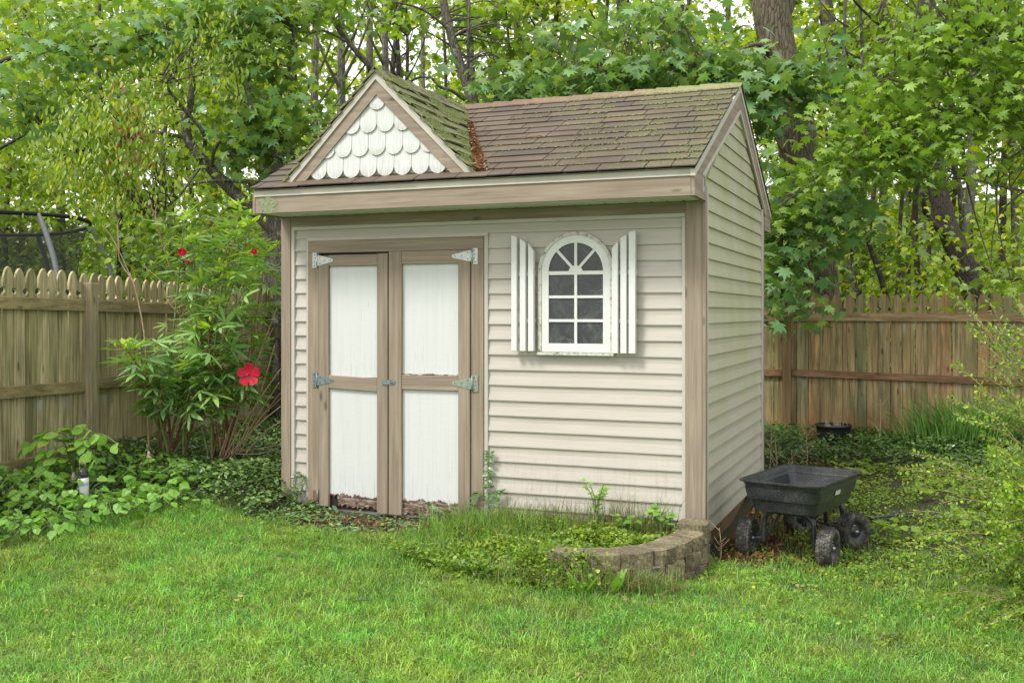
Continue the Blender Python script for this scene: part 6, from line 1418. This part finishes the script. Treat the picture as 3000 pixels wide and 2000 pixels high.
T_BROAD = tmpl([(0,0),(.24,.10),(.33,.38),(.26,.68),(.09,.92),(0,1.0)], .22, .28)
b0 = at(212, 1405, 7.35); b0[2] = g1(b0[0], b0[1])
arching('broad_leaf_plant', 'yellow green plant with large oval leaves at the foot of the left fence', 'plant', b0,
    [[b0, at(190, 1300, 7.3), at(120, 1285, 7.25), at(60, 1320, 7.2)], [b0, at(200, 1290, 7.3), at(160, 1265, 7.3), at(105, 1270, 7.3)], [b0, at(215, 1290, 7.3), at(230, 1250, 7.3), at(262, 1260, 7.2)], [b0, at(225, 1300, 7.25), at(262, 1285, 7.2), at(330, 1305, 7.2)], [b0, at(225, 1310, 7.2), at(260, 1320, 7.15), at(275, 1345, 7.1)],
     [b0, at(205, 1320, 7.3), at(165, 1310, 7.2), at(105, 1335, 7.15)], [b0, at(210, 1300, 7.3), at(205, 1262, 7.3), at(195, 1248, 7.3)], [b0, at(222, 1300, 7.3), at(290, 1270, 7.2), at(345, 1300, 7.1)], [b0, at(195, 1350, 7.2), at(150, 1345, 7.15), at(105, 1375, 7.1)]], T_BROAD, 'broad_leaf', .10, 9)
def build_violets():
    me = leafmesh(T_HEART, M['violet_leaf']); k = 0; spots = []
    tries = 0
    while len(spots) < 46 and tries < 9000:
        tries += 1; u = random.uniform(5, 560); v = random.uniform(1400, 1580)
        if v > 1590 - .22*u or v < 1425 - .10*u: continue
        p = at(u, v, 1.0); zz = -.08; t = (zz - CAM[2]) / (p[2] - CAM[2]); q = np.array([CAM[0] + (p[0]-CAM[0])*t, CAM[1] + (p[1]-CAM[1])*t])
        if q[0] < -4.60 - .123*(q[1]+1.6): continue
        if all(np.linalg.norm(q - s) > .135 for s in spots): spots.append(q)
    for q in spots:
        z = g1(*q); n = 17; root = thing('violet_plant', 'low clump of bright green heart shaped leaves along the left lawn edge', 'plant', (q[0], q[1], z), 'heart leaved clumps along the left lawn edge')
        a = RNG.uniform(0, 2*np.pi, n); r = RNG.uniform(.02, .17, n); P = np.stack([q[0] + r*np.cos(a), q[1] + r*np.sin(a), z + RNG.uniform(.07, .18, n)], 1)
        tip = np.stack([np.cos(a), np.sin(a), RNG.normal(-.35, .3, n)], 1); nr = np.stack([np.cos(a)*.3, np.sin(a)*.3, np.ones(n)], 1) + RNG.normal(0, .28, (n, 3)); leafparts('leaf', me, P, frames(tip, nr), RNG.uniform(.045, .075, n), root)
        joined('leaf_stalks', [tubev([np.array([q[0], q[1], z]), (p + [q[0], q[1], z])/2 + [0, 0, .02], p], .0016, 4, 0, False) for p in P], M['green_stem'], root)['kind'] = 'stuff'
build_violets()
def build_small_left():
    # bellflowers
    for i, (u, v, Z, lab) in enumerate(((436, 1325, 7.6, 'yellowing bellflower with pale pink bells in front of the shrub stubs'), (215, 1388, 7.0, 'small pink bellflower beside the white bottle'))):
        b = at(u - 8, v + 90, Z); b[2] = g1(b[0], b[1]); t = at(u - 6, v - 25, Z); r = thing('bellflower', lab, 'flower', b); tube('stem', smooth_path([b, (b+t)/2 + [.02, 0, 0], t], 5), .003, M['green_stem'], r, 5)
        for k, (du, dv) in enumerate(((0, 0), (-22, 34)) if i == 0 else ((0, 0),)):
            c = at(u + du, v + dv, Z); V, F = tubev([c + [0, 0, .012], c + [0, 0, .004], c - [0, 0, .016], c - [0, 0, .032], c - [0, 0, .036]], [.003, .009, .012, .014, .018], 8, 0, False); obj('bell', V, F, M['pink'], r, True)
        n = 22; a = RNG.uniform(0, 2*np.pi, n); P = b + (t - b)*RNG.uniform(.35, 1.0, (n, 1)) + RNG.normal(0, .035, (n, 3)); leafparts('leaf', leafmesh(T_OVAL, M['lime_leaf']), P, frames(np.stack([np.cos(a), np.sin(a), RNG.uniform(-.3, .7, n)], 1), np.tile([0, 0, 1.], (n, 1)) + RNG.normal(0, .4, (n, 3))), RNG.uniform(.02, .04, n), r)
    # grey green strap leaves at the left edge
    r = thing('strap_leaf_plant', 'few long grey green strap leaves leaning in at the left edge', 'plant', at(5, 1500, 6.9)); m = leafmat('grey_green_strap', False, [(.17, .25, .13), (.22, .30, .17)], .25)
    for q in ([(-30, 1500), (40, 1420), (98, 1362)], [(-30, 1520), (60, 1430), (130, 1370)], [(-40, 1480), (20, 1400), (60, 1385)], [(-20, 1530), (50, 1450), (95, 1395)]):
        S = smooth_path([at(u, v, 6.9) for u, v in q], 5); n = len(S); w = np.linspace(.008, .002, n); V = [p + [0, 0, s*ww] for p, ww in zip(S, w) for s in (-1, 1)]; obj('leaf', V, [(2*i, 2*i+1, 2*i+3, 2*i+2) for i in range(n-1)], m, r)
    # feeder bottle hung upside down: black top, white label
    c = at(243, 1415, 6.95); gzz = g1(c[0], c[1]); r = thing('plastic_bottle', 'small white bottle with black top and beige hook standing among the left bed leaves', 'bottle', (c[0], c[1], gzz))
    V, F = tubev([c + [0.012, 0, -.12], c + [.010, 0, -.05], c + [.006, 0, .01], c + [.003, 0, .035]], [.026, .030, .034, .035], 14); obj('body', V, F, M['white'], r, True)
    V, F = tubev([c + [.003, 0, .034], c + [.002, 0, .055], c + [0, 0, .075], c + [0, 0, .088], c + [0, 0, .10]], [.029, .036, .034, .03, .012], 14); obj('cap', V, F, M['tub'], r, True)
    V, F = tubev([c + [.008, -.0, -.015], c + [.0065, 0, -.005], c + [.006, 0, .005]], [.0341, .0347, .0351], 14, 0, False); obj('label', V, F, simple('blue_label_print', (.35, .48, .62)), r, True)
    tube('hook', smooth_path([c + [-.02, 0, .07], c + [-.03, 0, .12], c + [.0, 0, .15], c + [.022, 0, .125], c + [.012, 0, .11]], 4), .0035, M['cane'], r, 6)
build_small_left()

# ------------------------------------------------------------------ trampoline behind the left fence
def build_trampoline():
    c = at(-295, V0, 13.5); R0 = 2.3; zt_ = 2.40; root = thing('trampoline', 'trampoline with dark net enclosure and curved grey poles behind the left fence', 'trampoline', (c[0], c[1], 0))
    m, nt, b = mat('dark_safety_net'); out = [n for n in nt.nodes if n.type == 'OUTPUT_MATERIAL'][0]; b.inputs['Base Color'].default_value = (.03, .032, .036, 1); b.inputs['Roughness'].default_value = .9
    t = N(nt, 'ShaderNodeBsdfTransparent'); ms = N(nt, 'ShaderNodeMixShader'); ms.inputs[0].default_value = .46; L(nt, t, 0, ms, 1); L(nt, b, 0, ms, 2); L(nt, ms, 0, out, 0)
    foam = simple('black_foam_ring', (.02, .02, .022), .7); pole = simple('grey_foam_pole', (.27, .28, .31), .5, .1)
    A = np.linspace(0, 2*np.pi, 49); ring = [(c[0] + R0*math.cos(a), c[1] + R0*math.sin(a), zt_ + .03*math.sin(3*a)) for a in A]
    V, F = tubev(ring, .026, 8, 0, False); obj('top_ring', V, F, foam, root, True)
    V = []; F = []; hz = np.linspace(.85, zt_ - .02, 6)
    for i, a in enumerate(A):
        for z in hz:
            rr = R0 - .02 - .16*math.sin((z - .85)/(zt_ - .85)*math.pi)*(.6 + .4*math.cos(8*a)); V.append((c[0] + rr*math.cos(a), c[1] + rr*math.sin(a), z))
    for i in range(48):
        for j in range(5): F.append((i*6+j, (i+1)*6+j, (i+1)*6+j+1, i*6+j+1))
    obj('net', V, F, m, root, True)
    V = [(c[0] + R0*math.cos(a), c[1] + R0*math.sin(a), .86) for a in A[:-1]]; obj('jumping_mat', V, [tuple(range(48))], foam, root)
    V, F = tubev([(x, y, .86) for x, y, z in ring], .05, 8, 0, False); obj('frame_ring', V, F, pole, root, True)
    # poles bow outwards
    aR = math.atan2(RT[1], RT[0])
    for k in range(8):
        a = aR - R(20) + k*math.pi/4; d = np.array([math.cos(a), math.sin(a), 0]); b0_ = np.array([c[0], c[1], 0])
        S = smooth_path([b0_ + d*R0 + [0, 0, zt_ + .0], b0_ + d*(R0 + .12) + [0, 0, zt_ - .22], b0_ + d*(R0 + .28) + [0, 0, 1.75], b0_ + d*(R0 + .36) + [0, 0, 1.2], b0_ + d*(R0 + .40) + [0, 0, .5], b0_ + d*(R0 + .34) + [0, 0, -.05]], 5); tube('pole', S, .033, pole, root, 8)
build_trampoline()

# ------------------------------------------------------------------ right side things
def build_right():
    # black pot with dry cut stalks
    c = np.array([.395, 4.70, 0]); z = g1(.395, 4.7); p = thing('plant_pot', 'low black plastic pot with dry cut stalks by the right fence', 'pot', (c[0], c[1], z))
    prof = [(.0, z), (.15, z), (.165, z + .11), (.172, z + .165), (.182, z + .167), (.184, z + .192), (.176, z + .194), (.168, z + .16), (.16, z + .145), (0, z + .145)]
    V = []; F = []; n = 28; k = len(prof)
    for i in range(n):
        a = 2*math.pi*i/n; V += [(c[0] + r*math.cos(a), c[1] + r*math.sin(a), zz) for r, zz in prof]
    for i in range(n):
        for j in range(k-1): F.append((i*k+j, ((i+1) % n)*k+j, ((i+1) % n)*k+j+1, i*k+j+1))
    o = obj('pot_body', V, F, simple('black_pot_plastic', (.02, .021, .023), .35), p, True); fixn(o.data)
    for i in range(26):
        a = random.uniform(0, 6.28); r = random.uniform(.03, .15); x, y = c[0] + r*math.cos(a), c[1] + r*math.sin(a); h = random.uniform(.05, .115); V, F = tubev([(x, y, z + .14), (x + .003, y, z + .14 + h*.6), (x + random.uniform(-.02, .02), y, z + .14 + h*1.15)], .0035, 5); obj('dry_stalk', V, F, M['cane'], p)
    # ornamental grass
    x0, y0 = 1.62, 4.62; g = thing('ornamental_grass', 'clump of long arching grass against the right fence', 'plant', (x0, y0, g1(x0, y0)))
    n = 900; X = x0 + RNG.normal(0, .24, n); Y = y0 + RNG.normal(0, .12, n); d = np.stack([(X - x0)*1.1, (Y - y0)*.6], 1); t = np.array([.12, .24, .05]) * RNG.uniform(.6, 1.6, (n, 1)); blades('grass_blades', X, Y, gtop(X, Y), .25 + .38*RNG.random(n), .010, t, d, bend=.7, parent=g)
    n = 260; X = x0 + .65 + RNG.normal(0, .3, n); Y = y0 + RNG.normal(0, .12, n); blades('grass_blades', X, Y, gtop(X, Y), .3 + .3*RNG.random(n), .008, np.array([.09, .18, .05]) * RNG.uniform(.7, 1.4, (n, 1)), bend=1.3, parent=g)
    # dead stalks
    for i, (u, v0_, v1, Z, lab) in enumerate(((2252, 1345, 1222, 8.9, 'dry branching weed stalk standing at the rear corner of the shed'), (2275, 1350, 1285, 8.7, 'short dry weed stalk just right of the shed rear corner'), (2362, 1352, 1262, 9.2, 'dry branching weed stalk between shed and pot, above the cart'), (2573, 1300, 1170, 10.2, 'tall dry stalk in front of the right fence, right of the pot'), (2650, 1300, 1235, 10.2, 'single thin dry stem near the middle of the right fence'), (2109, 1600, 1545, 6.35, 'pinkish dry forked twig at the foot of the shed corner'), (2318, 1350, 1318, 8.9, 'low forked dry twig over orange leaves behind the cart'))):
        b = at(u, v0_, Z); b[2] = g1(b[0], b[1]) - .01; t = at(u + random.uniform(-8, 8), v1, Z); r = thing('dry_stalk_weed', lab, 'dead weed', b); V, F = tubev(smooth_path([b, (b+t)/2 + [.01, 0, 0], t], 5), np.linspace(.005, .002, 11), 5); obj('stem', V, F, M['cane'], r, True)
        if i != 4:
            for k in range(9 if i in (0, 2, 3) else 6):
                q = b + (t-b)*random.uniform(.35, .95); e = q + np.array([random.choice([-1, 1])*random.uniform(.03, .09), random.uniform(-.03, .03), random.uniform(.04, .11)]) * (np.linalg.norm(t-b)/.35)**.7; V, F = tubev([q, (q+e)/2 + [0, 0, -.005], e], [.0022, .0018, .0012], 4); obj('twig', V, F, M['cane'], r)
    # stepping stone
    cx, cy = 1.60, .02; P = [(cx + .17*(1 + random.uniform(-.12, .12))*math.cos(a), cy + .13*(1 + random.uniform(-.12, .12))*math.sin(a)) for a in np.linspace(0, 2*math.pi, 16, endpoint=False)]; z = g1(cx, cy) + .025
    V, F = prismv([(x, y, z - .04) for x, y in P], (0, 0, .04)); o = obj('stepping_stone', V, F, simple('muddy_flat_stone', (.20, .18, .10), .8, var=.35, sc=12)); fixn(o.data); tag(o, 'flat mud brown stepping stone half hidden in the lawn near the bush', 'stepping stone')
    # boxwood like shrub leaning in from the right
    b = np.array([2.62, .55, 0]); b[2] = g1(b[0], b[1]); s = thing('small_leaf_shrub', 'light green small leaved shrub spreading in from the right edge', 'shrub', b)
    P = []; TPs = []; br = []
    def shoot(pts, n, w=.0045):
        S = smooth_path(pts, 6); br.append(tubev(S, np.linspace(w, .0014, len(S)), 5, 0, False)); q = RNG.uniform(.22, 1.0, n); j = q*(len(S)-1); j0 = np.minimum(j.astype(int), len(S)-2); p = S[j0] + (S[j0+1]-S[j0])*(j-j0)[:, None]; d = S[j0+1]-S[j0]; d /= np.linalg.norm(d, axis=1)[:, None]; a = np.cross(d, RNG.normal(size=(n, 3))); a /= np.linalg.norm(a, axis=1)[:, None]; P.append(p + a*.008); TPs.append(a + d*.7)
    tg = [(2850, 978, 6.0), (2990, 965, 6.0), (2860, 1160, 6.0), (2650, 1372, 5.8), (2870, 1270, 5.8), (2930, 1060, 6.0), (2765, 1500, 5.7), (2790, 1420, 5.8), (2830, 1180, 5.9), (2940, 1190, 5.9), (2880, 1060, 6.1), (2940, 960, 6.3), (2760, 1610, 5.6), (2790, 1700, 5.4), (2830, 1850, 5.2), (2900, 1920, 5.0), (2720, 1560, 5.7), (2690, 1400, 5.9)]
    for u, v, Z in tg:
        t = at(u, v, Z); m_ = (b + t)/2 + np.array([0, 0, .16]); shoot([b + RNG.normal(0, .08, 3)*[1, 1, 0], m_, t], 150)
        for k in range(4): q = b + (t-b)*random.uniform(.55, .85) + np.array([0, 0, .12]); e = q + (t-b)*.24 + RNG.normal(0, .09, 3); shoot([q, (q+e)/2 + [0, 0, .03], e], 60, .0028)
    for k in range(400):
        u = random.uniform(2890, 3350); vmin = 1360 - .6*(u - 2800) if u < 3000 else 1240; v = random.uniform(max(vmin, 1240), 1960 if u > 2960 else 1640); Z = random.uniform(5.0, 6.5)
        t = at(u, v, Z); t[2] = max(t[2], g1(t[0], t[1]) + .05); q = t + (b - t)*random.uniform(.25, .4) + np.array([0, 0, .03]); shoot([q, (q+t)/2 + RNG.normal(0, .03, 3) + [0, 0, .03], t], 90, .0028)
    P = np.concatenate(P); TPs = np.concatenate(TPs); n = len(P); Rm = frames(TPs, np.tile([0, 0, 1.], (n, 1)) + RNG.normal(0, .5, (n, 3)))
    leafcloud('foliage', tmpl([(0,0),(.26,.35),(.22,.78),(0,1.0)], .2, .1), P, Rm, .023*RNG.uniform(.6, 1.3, n), M['leaf'], tints(n, [(.12, .27, .045), (.155, .31, .045), (.08, .19, .04), (.18, .32, .05), (.05, .12, .03)], .3), s); joined('branches', br, M['cane'], s, True)['kind'] = 'stuff'
    print('shrub leaves', n)
build_right()
def build_small():
    # vine at the right door jamb
    b = np.array([-1.47, -.06, -.2]); v = thing('creeping_vine', 'thin dark leaved vine climbing the trim right of the doors', 'vine', b)
    paths = [[(-1.46, -.06, -.2), (-1.43, -.04, 0), (-1.435, -.035, .14), (-1.42, -.035, .26)], [(-1.52, -.07, -.22), (-1.55, -.06, -.12), (-1.50, -.05, .0)], [(-1.40, -.06, -.2), (-1.38, -.05, -.05), (-1.33, -.04, .02)], [(-1.6, -.08, -.22), (-1.72, -.06, -.16), (-1.85, -.05, -.12)]]
    P = []; TP = []
    for p in paths:
        S = smooth_path(p, 6); tube('stem', S, .0022, M['green_stem'], v, 5)
        for i in range(0, len(S)): 
            for s in (-1, 1): P.append(S[i]); TP.append([s*1.0, -.5, random.uniform(-.3, .6)])
    n = len(P); leafparts('leaf', leafmesh(T_WINKLE, M['gl_obj']), np.array(P), frames(np.array(TP), np.tile([0, -.8, .6], (n, 1)) + RNG.normal(0, .3, (n, 3))), RNG.uniform(.03, .05, n), v)
    # vine at the left corner trim
    b = np.array([-2.93, -.05, -.1]); v = thing('creeping_vine', 'small vine tuft climbing between left corner board and door trim', 'vine', b); P = []; TP = []
    for p in ([(-2.95, -.06, -.12), (-2.96, -.04, 0.0), (-2.92, -.035, .05)], [(-2.90, -.06, -.12), (-2.88, -.04, -.02), (-2.89, -.035, .03)]):
        S = smooth_path(p, 6); tube('stem', S, .002, M['green_stem'], v, 5)
        for i in range(len(S)):
            for s in (-1, 1): P.append(S[i]); TP.append([s, -.5, random.uniform(-.3, .6)])
    n = len(P); leafparts('leaf', leafmesh(T_WINKLE, M['gl_obj']), np.array(P), frames(np.array(TP), np.tile([0, -.8, .6], (n, 1)) + RNG.normal(0, .3, (n, 3))), RNG.uniform(.02, .032, n), v)
    # young broad leaved seedling in the bed corner and a trefoil tuft beside it
    for (x, y, hh, mt, lab, sz, ns, T) in ((-.20, -.26, .20, 'violet_leaf', 'young seedling with broad pointed leaves near the right end of the bed', .085, 4, T_OVAL), (-.62, -.22, .30, 'broad_leaf', 'upright lobed weed against the siding below the window', .055, 6, T_MAPLE), (-.42, -.30, .14, 'violet_leaf', 'low green weed between seedling and siding', .05, 6, T_OVAL)):
        b = np.array([x, y, float(bed_z(np.array([x]), np.array([y]))[0])]); st = []
        for k in range(ns): a = random.uniform(0, 6.28); r = random.uniform(.03, .10); st.append([b, b + [r*.3*math.cos(a), r*.3*math.sin(a), hh*.6], b + [r*math.cos(a), r*math.sin(a), hh*random.uniform(.7, 1)]])
        arching('seedling', lab, 'plant', b, st, tmpl([(0,0),(.22,.15),(.32,.42),(.20,.75),(0,1.0)], .2, .25) if T is T_OVAL else T, mt, sz, 5)
    for (x, y, a, lab) in ((-.36, -1.31, .1, 'upright plantain like leaf in front of the stone edging'), (-.22, -1.24, -.1, 'second upright plantain like leaf, nearer the shed corner')):
        b = np.array([x, y, g1(x, y)]); st = [[b, b + [a*.02, 0, .02], b + [a*.05, 0, .04]]]; r = thing('plantain', lab, 'plant', b); n = 4; an = RNG.uniform(0, 6.28, n); leafparts('leaf', leafmesh(tmpl([(0,0),(.07,.2),(.13,.55),(.06,.85),(0,1.0)], .3, .3), M['violet_leaf']), np.tile(b, (n, 1)), frames(np.stack([np.cos(an)*.35, np.sin(an)*.35, np.ones(n)], 1), np.stack([-np.cos(an), -np.sin(an), np.full(n, .35)], 1)), RNG.uniform(.13, .20, n), r)
    # litter on the lawn
    p = at(1365, 1687, 1); t = (-.28 - CAM[2])/(p[2]-CAM[2]); x, y = CAM[0] + (p[0]-CAM[0])*t, CAM[1] + (p[1]-CAM[1])*t; z = g1(x, y) + .045
    V, F = prismv([(x - .03, y - .008, z), (x + .025, y - .012, z + .004), (x + .03, y + .010, z + .003), (x - .026, y + .013, z + .001)], (0, 0, .004)); o = obj('plastic_scrap', V, F, simple('pale_blue_plastic', (.30, .50, .55), .4)); fixn(o.data); tag(o, 'small pale blue plastic scrap lying in the grass below the bed', 'scrap')
    for (u, v, lab, c) in ((702, 1772, 'curled tan dead leaf lying on the middle left of the lawn', (.45, .28, .13)), (690, 1783, 'second smaller dead leaf touching the curled tan one', (.38, .25, .13))):
        p = at(u, v, 1); t = (-.24 - CAM[2])/(p[2]-CAM[2]); x, y = CAM[0] + (p[0]-CAM[0])*t, CAM[1] + (p[1]-CAM[1])*t; z = g1(x, y) + .05
        V = [(x + dx*.035, y + dy*.03, z + .012*(dx*dx)) for dx, dy in T_MAPLE[:, :2]]; o = obj('dead_leaf', V, [tuple(range(len(V)))], simple('tan_dead_leaf', c, .8, var=.3)); tag(o, lab, 'leaf')
    p = at(1060, 1792, 1); t = (-.28 - CAM[2])/(p[2]-CAM[2]); x, y = CAM[0] + (p[0]-CAM[0])*t, CAM[1] + (p[1]-CAM[1])*t; z = g1(x, y) + .045; V, F = tubev([(x - .04, y - .02, z), (x, y, z + .004), (x + .04, y + .008, z + .006)], .003, 6); o = obj('twig', V, F, M['twig'], None, True); tag(o, 'short dark twig lying in the middle of the lawn', 'twig')
    # a few orange leaves behind the cart
    for k, (u, v, Z) in enumerate(((2305, 1322, 8.9), (2285, 1338, 8.8))):
        q = at(u, v, Z); q[2] = g1(q[0], q[1]) + .03; V = [(q[0] + dx*.10, q[1] + dy*.09, q[2] + .02*abs(dx)) for dx, dy in T_MAPLE[:, :2]]; o = obj('dead_leaf', V, [tuple(range(len(V)))], simple('orange_dead_leaf', (.48, .24, .06), .7, var=.3)); tag(o, ['orange dead leaf on the soil behind the cart tub', 'orange brown dead leaf nearest the shed rear corner'][k], 'leaf')
    # dry rust red hanging leaf cluster in the left tree
    q = at(385, 400, 9.9); r = thing('dead_leaf_cluster', 'rust red withered leaf cluster hanging in the left tree', 'leaves'); n = 90; g = RNG.normal(size=(n, 3))*[.09, .09, .18]; C = np.array([at(355, 360, 9.9), at(395, 410, 9.9), at(385, 430, 9.9)])[RNG.integers(0, 3, n)]; P = C + g
    a = RNG.uniform(0, 6.28, n); leafparts('leaf', leafmesh(T_OVAL, leafmat('rust_dead_leaf', False, [(.28, .10, .035), (.38, .17, .06)], .3, tcol=(1, 1, 1))), P, frames(np.stack([np.cos(a)*.4, np.sin(a)*.4, -np.ones(n)], 1), RNG.normal(size=(n, 3))), RNG.uniform(.05, .09, n), r)
M['gl_obj'] = leafmat('glossy_vine_leaf', False, [(.035, .09, .035), (.05, .12, .04)], .15, .3)
build_small()
